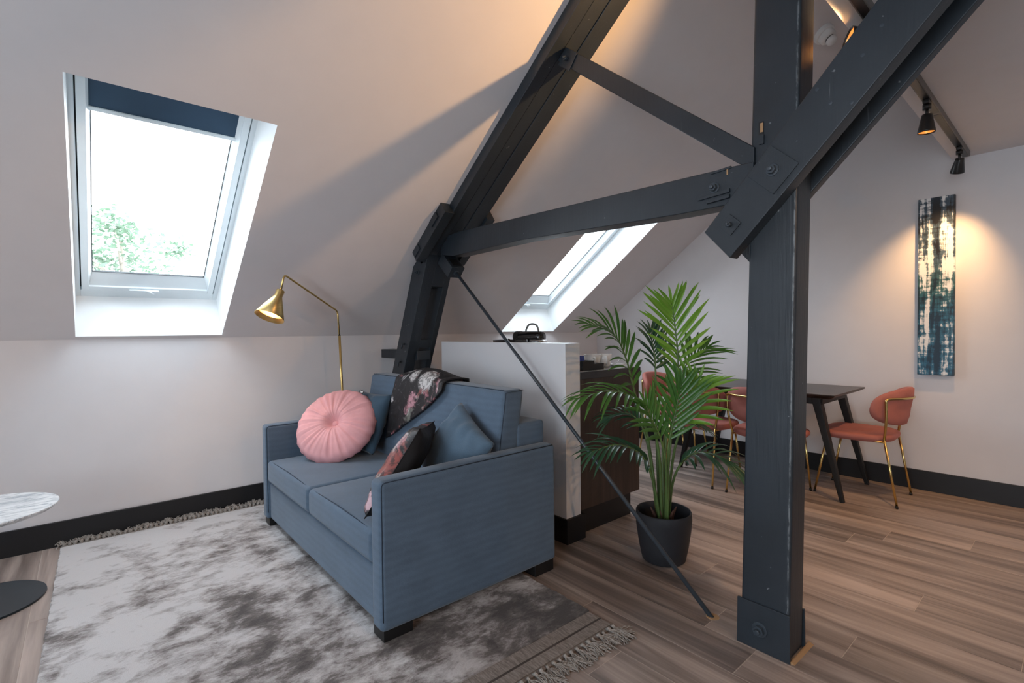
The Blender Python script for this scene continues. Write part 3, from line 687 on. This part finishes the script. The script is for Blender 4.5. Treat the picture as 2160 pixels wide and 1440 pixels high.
def superell(a, b, n=3.2, k=40):
    out = []
    for i in range(k):
        t = 2 * math.pi * i / k; c, s_ = math.cos(t), math.sin(t)
        out.append((a * math.copysign(abs(c) ** (2 / n), c), b * math.copysign(abs(s_) ** (2 / n), s_)))
    return out
def make_chair(label):
    t = thing('dining_chair', (0, 0, 0), label, 'chair', 'coral velvet dining chairs around the table')
    # seat
    m = MB(); K = 40; prev = None
    prof = [(.80, .432), (.93, .438), (.985, .452), (1.0, .466), (.985, .480), (.93, .488), (.75, .490), (.45, .484), (.02, .481)]
    vs = []
    for f_, z in prof:
        for (x, y) in superell(.245, .235, 3.0, K):
            xx = x * (1 - .06 * (-y / .235)); vs.append((xx * f_, (y + .0) * f_ + .015, z - .010 * math.cos(x * 5) * (f_ < .9) * (z > .47)))
    fs = [(i * K + j, i * K + (j + 1) % K, (i + 1) * K + (j + 1) % K, (i + 1) * K + j) for i in range(len(prof) - 1) for j in range(K)] + [tuple(range(K - 1, -1, -1)), tuple(range((len(prof) - 1) * K, len(prof) * K))]
    m.add(vs, fs); m.obj('seat', 'coral', t, smooth=True, local=True)
    # curved backrest
    m = MB(); K = 44; lay = [(.92, 0), (1.0, .010), (1.0, .026), (.93, .037), (.5, .038), (.02, .038)]
    lay = [(.02, -.006), (.6, -.006), (.92, -.003)] + lay[1:]
    vs = []
    for f_, d in lay:
        for (x, z) in superell(.275, .134, 3.2, K):
            x *= f_; z *= f_; zz = .688 + z + .012 * (x / .26) ** 2 * (1 if z < 0 else -1)
            c = V((x, -.285 + 2.15 * x * x, 0)); nn = V((-4.3 * x, 1, 0)).normalized() * -1
            p = c - nn * d; vs.append((p.x, p.y - .16 * (zz - .688) + .0, zz))
    fs = [(i * K + j, i * K + (j + 1) % K, (i + 1) * K + (j + 1) % K, (i + 1) * K + j) for i in range(len(lay) - 1) for j in range(K)] + [tuple(range(K - 1, -1, -1)), tuple(range((len(lay) - 1) * K, len(lay) * K))]
    m.add(vs, fs); m.obj('backrest', 'coral', t, smooth=True, local=True)
    r = .0088
    for s_ in (-1, 1):
        for pts in ([(s_ * .212, -.255, 0), (s_ * .198, -.178, .462)], [(s_ * .205, .255, 0), (s_ * .185, .175, .446)]):
            lg = MB().tube([V(pts[0]) + V((0, 0, .008)), pts[1]], [r * .85, r], 12).obj('leg', 'brass', t, smooth=True, local=True)
            MB().tube([V(pts[0]), V(pts[0]) + (V(pts[1]) - V(pts[0])) * .04], r * 1.05, 12).obj('foot_cap', 'foot', lg, smooth=True, local=True)
        MB().tube([(s_ * .198, -.178, .444), (s_ * .185, .175, .440)], r * .8, 10).obj('seat_rail', 'brass', t, smooth=True, local=True)
    up = []
    for s_ in (-1, 1):
        side = [(s_ * .198, -.178, .458), (s_ * .226, -.195, .60), (s_ * .232, -.205, .742)]
        up.append(side)
    arc = [(x, -.285 + 2.15 * x * x - .019, .752) for x in (-.20, -.15, -.10, -.05, 0, .05, .10, .15, .20)]
    path = rounded(up[0][:2] + [(-.236, -.195, .748)] + [arc[0]], .03, 5)[:-1] + [V(p) for p in arc] + rounded([arc[-1]] + [(.236, -.195, .748)] + up[1][:2][::-1], .03, 5)[1:]
    MB().tube(path, r, 12).obj('back_frame', 'brass', t, smooth=True, local=True)
    return t
ch = make_chair('coral velvet chair with brass legs at the table end under the tall painting')
ch.location = (4.415, 1.085, 0)
dup(ch, (3.950, 1.570, 0), -math.pi / 2, 'coral velvet chair with brass legs on the long table side, half behind the post')
dup(ch, (3.945, 2.103, 0), -math.pi / 2, 'coral velvet chair with brass legs on the long table side, behind the palm')
dup(ch, (4.36, 2.63, 0), math.pi, 'coral velvet chair with brass legs at the table end next to the cabinet')

pa = thing('painting', (4.835, .726, .887), 'tall narrow abstract canvas in navy, black and cream on the gable wall', 'painting')
Tm = Matrix.Translation((4.833, .726, 1.5505))
cv = MB().box(-.016, .018, -.106, .106, -.6635, .6635).obj('canvas', 'painting', pa, bevel=.002, local=True); cv.location = (-.002, 0, .6635)

sd = thing('smoke_detector', sl(3.87, -3.45, 0), 'white round smoke detector on the sloping ceiling beside the post', 'smoke detector')
Ts = frame_from(-ND, (1, 0, 0), sl(3.87, -3.45, 0.002))
MB().lathe([(.001, 0), (.066, 0), (.066, .030), (.060, .034), (.001, .034)], 32, Ts).obj('base', 'white', sd, bevel=.003)
MB().lathe([(.052, .034), (.052, .062), (.046, .070), (.030, .074)], 32, Ts, False).obj('housing', 'white', sd, smooth=True)
MB().lathe([(.0305, .072), (.030, .084)], 24, Ts, False).obj('vent_ring', 'grey', sd, smooth=True)
MB().lathe([(.034, .084), (.034, .100), (.026, .112), (.001, .116)], 28, Ts, False).obj('cap', 'white', sd, smooth=True)

# ------------------------------------------------------------------ track and spotlights
tk = thing('lighting_track', (3.4, .55, 2.475), 'grey ceiling lighting track with black slots along the edge of the flat ceiling', 'lighting track')
TX0, TX1 = -1.6, 4.72
MB().box(TX0, TX1, .530, .572, 2.441, 2.478).obj('rail', 'grey', tk, bevel=.002)
x = TX1 - .02
while x > TX0 + .2:
    L = 1.05; MB().box(max(x - L, TX0 + .02), x, .536, .566, 2.4395, 2.4425).obj('slot', 'blackmetal', tk); x -= L + .03
def spot(px, aim, label, energy=SPOT_W, size=60, ty=.551, drop=.085, blend=.8, hs=1.0):
    s = thing('spotlight', (px, ty, 2.441), label, 'spotlight', None)
    MB().box(px - .035, px + .035, ty - .014, ty + .014, 2.418, 2.4405).obj('adapter', 'blackmetal', s, bevel=.004)
    MB().lathe([(.019, 0), (.019, .026), (.001, .027)], 20, Matrix.Translation((px, ty, 2.394))).obj('swivel', 'blackmetal', s, smooth=True)
    piv = V((px, ty, 2.441 - drop)); MB().tube([(px, ty, 2.40), piv], .0075, 10).obj('stem', 'blackmetal', s, smooth=True)
    d = (V(aim) - piv).normalized(); T = frame_from(d, (0, 1, .01), piv) @ Matrix.Scale(hs, 4)
    hd = MB().lathe([(.001, -.012), (.022, -.012), (.0245, 0), (.0385, .074), (.0385, .082), (.0365, .082), (.036, .074), (.026, .035), (.001, .033)], 28, T, False).obj('head', 'blackmetal', s, smooth=True)
    MB().lathe([(.0355, .076), (.0335, .066), (.026, .045)], 28, T, False).obj('reflector', 'reflector', hd, smooth=True)
    MB().lathe([(.001, .050), (.020, .050), (.026, .046)], 20, T, False).obj('bulb', 'bulb', hd, smooth=True)
    l = bpy.data.lights.new('spotlight_lamp', 'SPOT'); l.energy = energy; l.color = WARM; l.spot_size = math.radians(size); l.spot_blend = blend; l.shadow_soft_size = .022
    o = bpy.data.objects.new('spotlight_lamp', l); COL.objects.link(o); o.matrix_world = frame_from(-d, (0, 1, .01), piv + d * .086 * hs)
    return s
spot(3.385, (3.47, .60, 0), 'lit black spotlight hanging from the track and pointing down at the floor', 34, 80)
spot(4.43, (4.85, .745, 1.55), 'black spotlight at the track end turned to the gable wall and painting', 30, 74, blend=1.0)
spot(2.405, (1.30, 1.98, 2.78), 'lit black spotlight beside the post turned towards the sloping ceiling', 58, 100, drop=.058, blend=1.0, hs=1.25)

fill_track = thing('lighting_track', (2.2, -1.3, 2.475), 'grey ceiling lighting track added out of view to carry the fill spots', 'lighting track')  # track and its two spots are added behind the camera as warm fill
MB().box(.6, 3.9, -1.321, -1.279, 2.441, 2.478).obj('rail', 'grey', fill_track, bevel=.002)
MB().box(.65, 3.85, -1.315, -1.285, 2.4395, 2.4425).obj('slot', 'blackmetal', fill_track)
spot(1.05, (1.35, 1.9, .40), 'lit black fill spotlight added out of view and turned to the sofa', 30, 85, ty=-1.3, blend=1.0)
spot(3.45, (3.9, 1.2, .60), 'lit black fill spotlight added out of view and turned to the table', 30, 95, ty=-1.3, blend=1.0)

# ------------------------------------------------------------------ rug
ry = .014
rug = thing('rug', (.75, 2.6, 0), 'large silver and taupe mottled pile rug with tasselled ends under the sofa', 'rug')
RA = math.radians(-.9)
def rp(u, v, z=0):            # rug space: u across (0..1.83), v along from the near end
    x = -.152 + u; y = 1.435 + v; c, s_ = math.cos(RA), math.sin(RA); dx, dy = x - .75, y - 2.6
    return V((.75 + dx * c - dy * s_, 2.6 + dx * s_ + dy * c, z))
RW, RLn = 1.83, 2.450
def rugf(nu, nv):
    m = MB(); rr_ = random.Random(5)
    jit = [rr_.uniform(-.004, .004) for _ in range(400)]
    top = lambda a, b: rp(a * RW + (jit[int(b * 120)] if a in (0, 1) else 0), b * RLn, ry)
    m.grid(lambda a, b: top(a, b), nu, nv)
    m.grid(lambda a, b: rp(a * RW + 0, 0, ry * b), nu, 1); m.grid(lambda a, b: rp(a * RW, RLn, ry * b), nu, 1)
    m.grid(lambda a, b: top(0, a) * b + rp(0 - .003, a * RLn, 0.001) * (1 - b), nv, 1); m.grid(lambda a, b: top(1, a) * b + rp(RW + .003, a * RLn, .001) * (1 - b), nv, 1)
    return m
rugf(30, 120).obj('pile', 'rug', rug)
BANDS = ((-.062, 0, .008), (-.070, -.062, .0095), (-.122, -.070, .0075), (-.142, -.126, .0065))
for v0, v1, h in BANDS:
    MB().hexa([rp(0, v0, 0), rp(RW, v0, 0), rp(RW, v1, 0), rp(0, v1, 0)], [rp(0, v0, h), rp(RW, v0, h), rp(RW, v1, h), rp(0, v1, h)]).obj('woven_band', 'rugdark' if h == .0095 else 'rugedge', rug)
MB().hexa([rp(0, RLn, 0), rp(RW, RLn, 0), rp(RW, RLn + .045, 0), rp(0, RLn + .045, 0)], [rp(0, RLn, .010), rp(RW, RLn, .010), rp(RW, RLn + .045, .008), rp(0, RLn + .045, .008)]).obj('woven_band', 'rugedge', rug)
rt = random.Random(11)
def tassel_mesh(n, L, curl, seed):
    r_ = random.Random(seed); m = MB()
    m.tube([(0, .004, .006), (0, -.006, .011), (0, -.016, .007)], [.004, .0075, .004], 7)
    for k in range(n):
        a = r_.uniform(-.55, .55); l = L * r_.uniform(.7, 1.15); x = a * .008; p = [(x, -.012, r_.uniform(.004, .010))]; ang = a * .6; yy = -.012; xx = x
        for j in range(1, 6):
            ang += r_.uniform(-.45, .45) * curl; xx += math.sin(ang) * l / 5; yy -= math.cos(ang) * l / 5; p.append((xx, yy, max(.0022, r_.uniform(.002, .013) * (1 - j / 9))))
        m.tube(smoothpath(p, 2), .0016, 4, False)
    me = m.mesh('tassel'); me.materials.append(M['fringe'])
    return me
tm = [tassel_mesh(22, .075, 1.0, s_) for s_ in range(6)]; tf = [tassel_mesh(16, .034, 3.0, 20 + s_) for s_ in range(5)]
def put_tassel(me, u, v, rz, sc=1.0, tilt=0):
    o = bpy.data.objects.new('tassel', me); COL.objects.link(o); o.parent = rug; o.matrix_parent_inverse = Matrix.Translation(-rug.location)
    o.matrix_basis = Matrix.Translation(rp(u, v, .001)) @ Matrix.Rotation(RA + rz, 4, 'Z') @ Matrix.Rotation(tilt, 4, 'X') @ Matrix.Scale(sc, 4)
n = 58
for i in range(n): put_tassel(tm[i % 6], .012 + (RW - .024) * i / (n - 1), -.138, rt.uniform(-.35, .35) + .15, rt.uniform(.85, 1.2))
n = 70
for i in range(n): put_tassel(tf[i % 5], .012 + (RW - .024) * i / (n - 1), RLn + .036, math.pi + rt.uniform(-.5, .5), rt.uniform(1.1, 1.5), -.55)

# ------------------------------------------------------------------ sofa
SO = thing('sofa', (1.36, 2.655, 0), 'two seat blue fabric sofa with square arms on black block feet', 'sofa')
SX0, SX1, SY0, SY1 = .862, 1.858, 1.800, 3.512
def gbox(x0, x1, y0, y1, z0, z1, n=(8, 8, 4), bulge=(0, 0, 0), T=None):
    bm_ = MB()
    def P(a, b, c):
        px_ = x0 + (x1 - x0) * a; py = y0 + (y1 - y0) * b; pz = z0 + (z1 - z0) * c
        qa, qb, qc = (1 - (2 * a - 1) ** 2), (1 - (2 * b - 1) ** 2), (1 - (2 * c - 1) ** 2)
        px_ += bulge[0] * (2 * a - 1) * qb * qc; py += bulge[1] * (2 * b - 1) * qa * qc; pz += bulge[2] * (2 * c - 1) * qa * qb
        v = V((px_, py, pz)); return T @ v if T else v
    for c in (0, 1): bm_.grid(lambda a, b: P(a, b, c), n[0], n[1])
    for b in (0, 1): bm_.grid(lambda a, c: P(a, b, c), n[0], n[2])
    for a in (0, 1): bm_.grid(lambda b, c: P(a, b, c), n[1], n[2])
    return bm_
AW = .092
for y0, y1 in ((SY0, SY0 + AW), (SY1 - AW, SY1)):
    ar = gbox(SX0, SX1 - .01, y0, y1, .055, .662, (8, 2, 6), (.0, .004, .006)).obj('arm', 'sofa', SO, bevel=.022, seg=4)
    for yy in (y0 + .004, y1 - .004):
        MB().tube(rounded([(SX0 + .008, yy, .10), (SX0 + .008, yy, .655), (SX1 - .03, yy, .657)], .02, 4), .0022, 6).obj('seam', 'stitch', ar, smooth=True)
MB().box(SX0 + .022, SX1 - .03, SY0 + AW - .01, SY1 - AW + .01, .058, .290).obj('base', 'sofa', SO, bevel=.012, seg=3)
ym = (SY0 + SY1) / 2
for y0, y1 in ((SY0 + AW + .003, ym - .003), (ym + .003, SY1 - AW - .003)):
    cu = gbox(SX0 + .004, 1.56, y0, y1, .298, .438, (12, 10, 4), (.006, .004, .014)).obj('seat_cushion', 'sofa', SO, bevel=.026, seg=4)
    MB().tube([(SX0 + .020, y0 + .03, .4335), (SX0 + .020, (y0 + y1) / 2, .442), (SX0 + .020, y1 - .03, .4335)], .0018, 6).obj('seam', 'stitch', cu, smooth=True)
# tall back cushion leaning slightly, lower back panel behind it
def shear(z): return .16 * (z - .44)
SH = Matrix(((1, 0, .16, 1.505 - .16 * .44), (0, 1, 0, 0), (.0, 0, 1, 0), (0, 0, 0, 1)))
bk = gbox(0, .135, SY0 + AW + .002, SY1 - AW - .002, .33, .952, (3, 14, 8), (.018, .002, .006), SH).obj('back_cushion', 'sofa', SO, bevel=.024, seg=4)
for yy in (SY0 + AW + .004,):
    MB().tube([SH @ V((.010, yy, .45)), SH @ V((.010, yy, .94)), SH @ V((.125, yy, .945))], .0018, 6).obj('seam', 'stitch', bk, smooth=True)
MB().tube([SH @ V((.010, SY0 + AW + .02, .950)), SH @ V((.010, SY1 - AW - .02, .950))], .0018, 6).obj('seam', 'stitch', bk, smooth=True)
gbox(1.66, SX1, SY0 + AW - .004, SY1 - AW + .004, .06, .775, (3, 8, 6), (.004, 0, .004)).obj('back_panel', 'sofa', SO, bevel=.02, seg=3)
for x0 in (SX0 + .012, SX1 - .155):
    for y0 in (SY0 + .008, SY1 - .10):
        MB().box(x0, x0 + .13, y0, y0 + .092, .0155 if x0 < 1.2 else .001, .062).obj('foot', 'foot', SO, bevel=.002)

# ------------------------------------------------------------------ cushions and throw
def pillow(name, size, thick, T, mat, label, mat2=None, seed=0, pinch=.06, group=None, n=26, wr=.006):
    r_ = random.Random(seed); ph = [r_.uniform(0, 6.28) for _ in range(8)]
    def sheet(sg):
        def f(a, b):
            x, y = 2 * a - 1, 2 * b - 1
            k = (1 - abs(x) ** 2.6) * (1 - abs(y) ** 2.6); h = thick / 2 * (max(k, 0) ** .42)
            px_ = x * (1 - pinch * (1 - y * y)) * size / 2; py = y * (1 - pinch * (1 - x * x)) * size / 2
            e = max(abs(x), abs(y)); w = wr * e * e * k ** .3 * (math.sin(9 * x + 5 * y + ph[0]) + .7 * math.sin(13 * y - 6 * x + ph[1]) + .6 * math.sin(21 * x * y + ph[2]))
            return T @ V((px_, py, sg * (h + w)))
        return MB().grid(f, n, n)
    if mat2 is None:
        m = sheet(1); q = sheet(-1); m.add(q.v, q.f); o = m.obj(name, mat, smooth=True); tag(o, label, 'cushion', group); return o
    root = thing(name, T.translation, label, 'cushion', group)
    sheet(1).obj('printed_front', mat, root, smooth=True); sheet(-1).obj('plain_back', mat2, root, smooth=True)
    E = size / 2; cr = []
    for s0 in range(4):
        for k in range(12):
            t = -1 + 2 * k / 12; x, y = ((t, -1), (1, t), (-t, 1), (-1, -t))[s0]
            cr.append(T @ V((x * (1 - pinch * (1 - y * y)) * E, y * (1 - pinch * (1 - x * x)) * E, 0)))
    MB().tube(cr + [cr[0]], .0025, 6).obj('piping', mat2, root, smooth=True)
    return root
# dark teal square cushion behind the round one
pillow('square_cushion', .40, .14, frame_from((-.93, -.10, .36), (0, -1, .04), (1.425, 3.165, .655)), 'navycush', 'dark teal square cushion tucked behind the round pink cushion', seed=2)
pillow('square_cushion', .39, .16, frame_from((-.86, -.06, .46), (.38, -.42, .80), (1.405, 2.085, .640)), 'bluecush', 'blue square cushion leaning in the sofa corner by the near arm', seed=4, wr=.010)
e1, e2 = V((.62, 0, .785)), V((.64, .75, -.10)).normalized(); nz = e1.cross(e2).normalized()
CT = Matrix((e1, e2, nz)).transposed().to_4x4(); CT.translation = V((.862, 1.945, .480)) + (e1 + e2) * .215
pillow('square_cushion', .43, .15, CT, 'floralcush', 'dark floral printed cushion with black velvet back leaning on the near arm', 'blackvelvet', 7, .08)
# round pink cushion
rc = thing('round_cushion', (1.24, 3.2, .45), 'round pleated pink velvet cushion with centre button on the sofa seat', 'cushion')
RT = frame_from((-.56, -.52, .60), (.757, -.654, 0), (1.225, 3.165, .652)); RR = .262
def roundsheet(sg):
    m = MB(); NR, NA = 18, 96; vs = []
    for i in range(NR + 1):
        r = i / NR
        for j in range(NA):
            a = 2 * math.pi * j / NA
            prof = .076 * (max(0, 1 - r ** 3.0)) ** .5 * (1 - .80 * math.exp(-(r / .17) ** 2))
            ple = .0115 * r ** 1.2 * (1 - r ** 6) * (math.sin(19 * a + 2 * math.sin(3 * a)) * .6 + math.sin(31 * a + 1.3)) * (1 - .3 * math.sin(2 * a))
            rw = RR * r * (1 + .012 * math.sin(23 * a) * r)
            vs.append(RT @ V((rw * math.cos(a), rw * math.sin(a), sg * (prof + ple * (1 if r > .08 else 0)))))
    m.add(vs, [(i * NA + j, i * NA + (j + 1) % NA, (i + 1) * NA + (j + 1) % NA, (i + 1) * NA + j) for i in range(NR) for j in range(NA)]); return m
m = roundsheet(1); q = roundsheet(-1); m.add(q.v, q.f); m.obj('cover', 'pink', rc, smooth=True)
MB().lathe([(.020, .012), (.021, .020), (.016, .029), (.001, .031)], 24, RT, False).obj('button', 'pink', rc, smooth=True)
Tt = RT @ Matrix.Rotation(math.radians(64), 4, 'Z')
tg = MB().box(RR - .006, RR + .022, -.017, .017, -.0012, .0012, Tt).obj('tag', 'foot', rc)
for k in (-.0095, -.002, .0065): MB().box(RR + .004, RR + .017, k - .0028, k + .0028, .0012, .0016, Tt).obj('tag_mark', 'white', tg)
# throw folded over the sofa back
def thr(a, b):
    """a: across (0 far .. 1 near), b: along the drape from behind over the top and down the front"""
    y = 2.970 - a * .56
    front = .355 * (1 - a) ** .85 * (1 - .25 * max(0, .2 - a) * 5 * 0) + .045
    back = .10
    L = back + .155 + front; s_ = b * L
    wv = .010 * math.sin(a * 9 + b * 4) + .006 * math.sin(a * 21 + 1)
    rise = .042 * math.sin(math.pi * min(1, max(0, a * 1.15))) * math.exp(-((b * L - back - .08) / .09) ** 2)
    if s_ < back: p = SH @ V((.150 + wv * .5 + .004, y, .955 - (back - s_)))
    elif s_ < back + .155:
        t = (s_ - back) / .155; p = SH @ V((.150 - .165 * t, y, .962 + .010 * math.sin(math.pi * t) + rise + .004))
    else:
        d = s_ - back - .155; fl = .014 + .016 * math.sin(min(1, d / .2) * 1.4) * (.6 + .4 * math.sin(a * 14 + d * 10)); p = SH @ V((-.018 - fl, y + d * .06 - .10 * d * a, .958 - d))
    return p + V((0, .0, wv * .15))
m = MB().grid(thr, 46, 50); o = m.obj('throw_blanket', 'floral', smooth=True, solid=.010); tag(o, 'black floral throw blanket hanging over the sofa back', 'blanket')

# ------------------------------------------------------------------ brass floor lamp
fl = thing('floor_lamp', (1.47, 3.62, 0), 'slim brass floor lamp with cone shade standing behind the sofa', 'lamp')
MB().lathe([(.001, 0), (.095, 0), (.095, .014), (.09, .018), (.001, .018)], 40, Matrix.Translation((1.47, 3.62, 0)), False).obj('base', 'brushed', fl, bevel=.002)
MB().tube([(1.47, 3.61, .015), (1.425, 3.60, 1.230)], .0088, 14).obj('lower_pole', 'brass', fl, smooth=True)
MB().tube(rounded([(1.425, 3.60, 1.227), (1.4135, 3.60, 1.412), (.960, 3.30, 1.622), (.935, 3.30, 1.505)], .028, 6), .0063, 12).obj('arm', 'brass', fl, smooth=True)
MB().lathe([(.0085, 0), (.0085, .006)], 14, Matrix.Translation((1.425, 3.60, 1.228))).obj('collar', 'blackmetal', fl)
sc_, so_ = V((.937, 3.30, 1.520)), V((.858, 3.262, 1.353)); sd_ = (so_ - sc_).normalized()
Tl = frame_from(sd_, (0, 1, 0), sc_); SL = (so_ - sc_).length
sh = MB().lathe([(.001, 0), (.024, 0), (.0255, .004), (.0235, .040), (.088, SL), (.0865, SL + .001), (.0225, .044), (.001, .042)], 44, Tl, False).obj('shade', 'brushed', fl, smooth=True)
for p in sh.data.polygons: p.use_smooth = True
MB().lathe([(.0855, SL - .002), (.0225, .047)], 44, Tl, False).obj('shade_lining', 'shadein', fl, smooth=True)
MB().lathe([(.001, .046), (.014, .050), (.026, .085), (.024, .105), (.012, .118), (.001, .120)], 24, Tl, False).obj('bulb', 'bulb', fl, smooth=True)
l = bpy.data.lights.new('floor_lamp_light', 'POINT'); l.energy = 2.2; l.color = WARM; l.shadow_soft_size = .03
o = bpy.data.objects.new('floor_lamp_light', l); COL.objects.link(o); o.location = sc_ + sd_ * (SL - .045)

# ------------------------------------------------------------------ side table
st = thing('side_table', (-.40, 3.29, 0), 'round side table with white marble top and dark disc base beside the rug', 'side table')
mt_ = MB().lathe([(.001, -.018), (.270, -.018), (.288, -.004), (.290, .0), (.289, .004), (.001, .004)], 72, None, False).obj('marble_top', 'marble', st, local=True, smooth=False); mt_.location = (.0, -.015, .452)
MB().lathe([(.001, 0), (.232, 0), (.234, .003), (.233, .010), (.001, .011)], 64, Matrix.Translation((-.40, 3.335, 0)), False).obj('base', 'darkbase', st)
MB().lathe([(.016, .008), (.016, .44)], 20, Matrix.Translation((-.40, 3.30, 0)), False).obj('column', 'blackmetal', st, smooth=True)

# ------------------------------------------------------------------ potted palm
PC = V((2.369, 1.492, 0)); Rh = V((Rv.x, Rv.y, 0)); Fh = V((Fv.x, Fv.y, 0)).normalized()
palm = thing('potted_palm', PC, 'green artificial areca palm in a round anthracite pot beside the half wall', 'plant')
po = MB().lathe([(.001, .002), (.108, .002), (.115, .008), (.130, .08), (.143, .17), (.148, .225), (.1465, .262), (.143, .269), (.138, .266), (.1395, .225), (.132, .15), (.125, .12), (.001, .12)], 56, Matrix.Translation(PC), False).obj('pot', 'pot', palm, smooth=True)
MB().lathe([(.001, .150), (.06, .152), (.1325, .146)], 40, Matrix.Translation(PC), False).obj('soil', 'soil', palm, smooth=True)
def pp_(u, v, w): return PC + Rh * ((u - 1399.0) / 385.0) + Fh * w + V((0, 0, (1177.0 - v) / 385.0))
def leaflet(root, d, up, L, wd, droop, seed):
    r_ = random.Random(seed); side = d.cross(up).normalized(); nrm = side.cross(d).normalized(); m = MB(); K = 6; vs = []
    for i in range(K + 1):
        t = i / K; p = root + d * (L * t) + V((0, 0, -1)) * (droop * L * t * t) + nrm * (.03 * L * math.sin(math.pi * t)); w = wd * (math.sin(math.pi * min(1, (t * .93 + .07))) ** .7) * (1 if t < 1 else .05)
        vs += [p - side * w + nrm * w * .45, p, p + side * w + nrm * w * .45]
    fs = []
    for i in range(K):
        for j in range(2): fs.append((i * 3 + j, i * 3 + j + 1, (i + 1) * 3 + j + 1, (i + 1) * 3 + j))
    m.add(vs, fs); return m
FR = [  # path (u, v, depth), facing vector, longest leaflet, leaflet pairs, start of leaflets, material, spread, droop
    ([(1398, 1120, .0), (1412, 930, -.02), (1424, 780, -.05), (1417, 690, -.06), (1410, 642, -.06)], -Fh + V((0, 0, .25)), .215, 15, .50, 'leaf_light', .95, .04),
    ([(1394, 1120, .02), (1372, 930, .04), (1345, 840, .02), (1322, 755, .0), (1295, 705, -.02), (1245, 684, -.03)], -Fh * .5 + V((0, 0, .9)) + Rh * .3, .23, 15, .44, 'leaf_mid', 1.15, .22),
    ([(1392, 1120, -.03), (1378, 940, -.10), (1340, 845, -.17), (1275, 812, -.24), (1205, 822, -.30)], V((0, 0, 1)) - Fh * .25, .20, 13, .42, 'leaf_mid', 1.0, .45),
    ([(1402, 1120, .04), (1420, 930, .12), (1446, 830, .18), (1486, 765, .22), (1528, 738, .24)], -Fh * .6 + V((0, 0, .8)) - Rh * .25, .23, 14, .44, 'leaf_mid', 1.1, .20),
    ([(1391, 1120, -.04), (1370, 1010, -.08), (1342, 948, -.12), (1290, 920, -.18), (1232, 930, -.22)], V((0, 0, 1)) - Fh * .3, .19, 12, .36, 'leaf_dark', 1.0, .35),
    ([(1405, 1120, -.02), (1414, 1000, -.06), (1445, 945, -.12), (1495, 948, -.18), (1538, 985, -.22)], V((0, 0, 1)) - Fh * .2, .20, 13, .34, 'leaf_dark', 1.0, .45),
    ([(1400, 1120, -.06), (1392, 985, -.14), (1389, 920, -.18), (1400, 855, -.20), (1412, 800, -.20)], -Fh + V((0, 0, .3)), .215, 11, .52, 'leaf_mid', .80, .05),
    ([(1404, 1120, .02), (1410, 960, .10), (1438, 912, .18), (1480, 905, .26), (1525, 922, .30)], V((0, 0, 1)) - Fh * .2, .18, 11, .36, 'leaf_dark', 1.0, .40),
    ([(1400, 1120, -.02), (1408, 950, -.10), (1424, 880, -.14), (1440, 830, -.16), (1448, 800, -.17)], -Fh * .8 + V((0, 0, .5)) - Rh * .3, .235, 10, .46, 'leaf_light', 1.05, .22),
    ([(1397, 1120, .05), (1400, 900, .14), (1406, 790, .20), (1404, 740, .22), (1398, 700, .24)], -Fh * .7 + V((0, 0, .5)) + Rh * .4, .17, 11, .50, 'leaf_dark', 1.0, .12),
    ([(1393, 1120, .03), (1378, 960, .08), (1362, 900, .12), (1335, 880, .16), (1290, 890, .18)], V((0, 0, 1)) - Fh * .3, .17, 10, .40, 'leaf_dark', 1.0, .35),
    ([(1397, 1120, -.05), (1386, 970, -.16), (1368, 905, -.22), (1346, 862, -.25), (1335, 838, -.26)], -Fh * .8 + V((0, 0, .5)) + Rh * .35, .20, 9, .48, 'leaf_mid', 1.0, .18),
]
sd0 = 100
for pth, face, LM, npair, st0, mt, spread, droop in FR:
    q = smoothpath([pp_(*p) for p in pth], 10); k = len(q)
    fr = MB().tube(q, [.0075 * (1 - .82 * i / (k - 1)) + .0008 for i in range(k)], 8).obj('frond', 'stem', palm, smooth=True)
    face = face.normalized()
    for i in range(npair):
        s_ = st0 + (1 - st0) * (i + .5) / npair; j = min(k - 2, int(s_ * (k - 1))); fpos = s_ * (k - 1) - j
        p = q[j].lerp(q[j + 1], fpos); tg_ = (q[min(j + 2, k - 1)] - q[max(j - 1, 0)]).normalized(); sv = tg_.cross(face).normalized()
        e = (i + .5) / npair; L = LM * (.55 + .9 * e * (1 - e) * 2 + .0) * (1 - .30 * e * e)
        for sg in (-1, 1):
            r_ = random.Random(sd0); sd0 += 1
            ang = spread * (1.0 - .55 * e) + r_.uniform(-.10, .10)
            d = (tg_ * math.cos(ang) + sv * sg * math.sin(ang) + face * r_.uniform(.02, .20)).normalized()
            leaflet(p, d, face, L * 1.22 * r_.uniform(.86, 1.14), .0112 * (1 - .30 * e), droop * r_.uniform(.7, 1.3), sd0).obj('leaflet', mt, fr, smooth=True)
    leaflet(q[-1] - (q[-1] - q[-2]) * .5, (q[-1] - q[-3]).normalized(), face, LM * .5, .008, droop * .5, sd0).obj('leaflet', mt, fr, smooth=True)
for i in range(6):
    a = i * 1.05 + .3; p = PC + V((math.cos(a) * .03, math.sin(a) * .03, .14))
    MB().tube([p, p + V((math.cos(a) * .018, math.sin(a) * .018, .10)), p + V((math.cos(a) * .04, math.sin(a) * .04, .145))], [.012, .010, .003], 7).obj('husk', 'husk', palm, smooth=True)
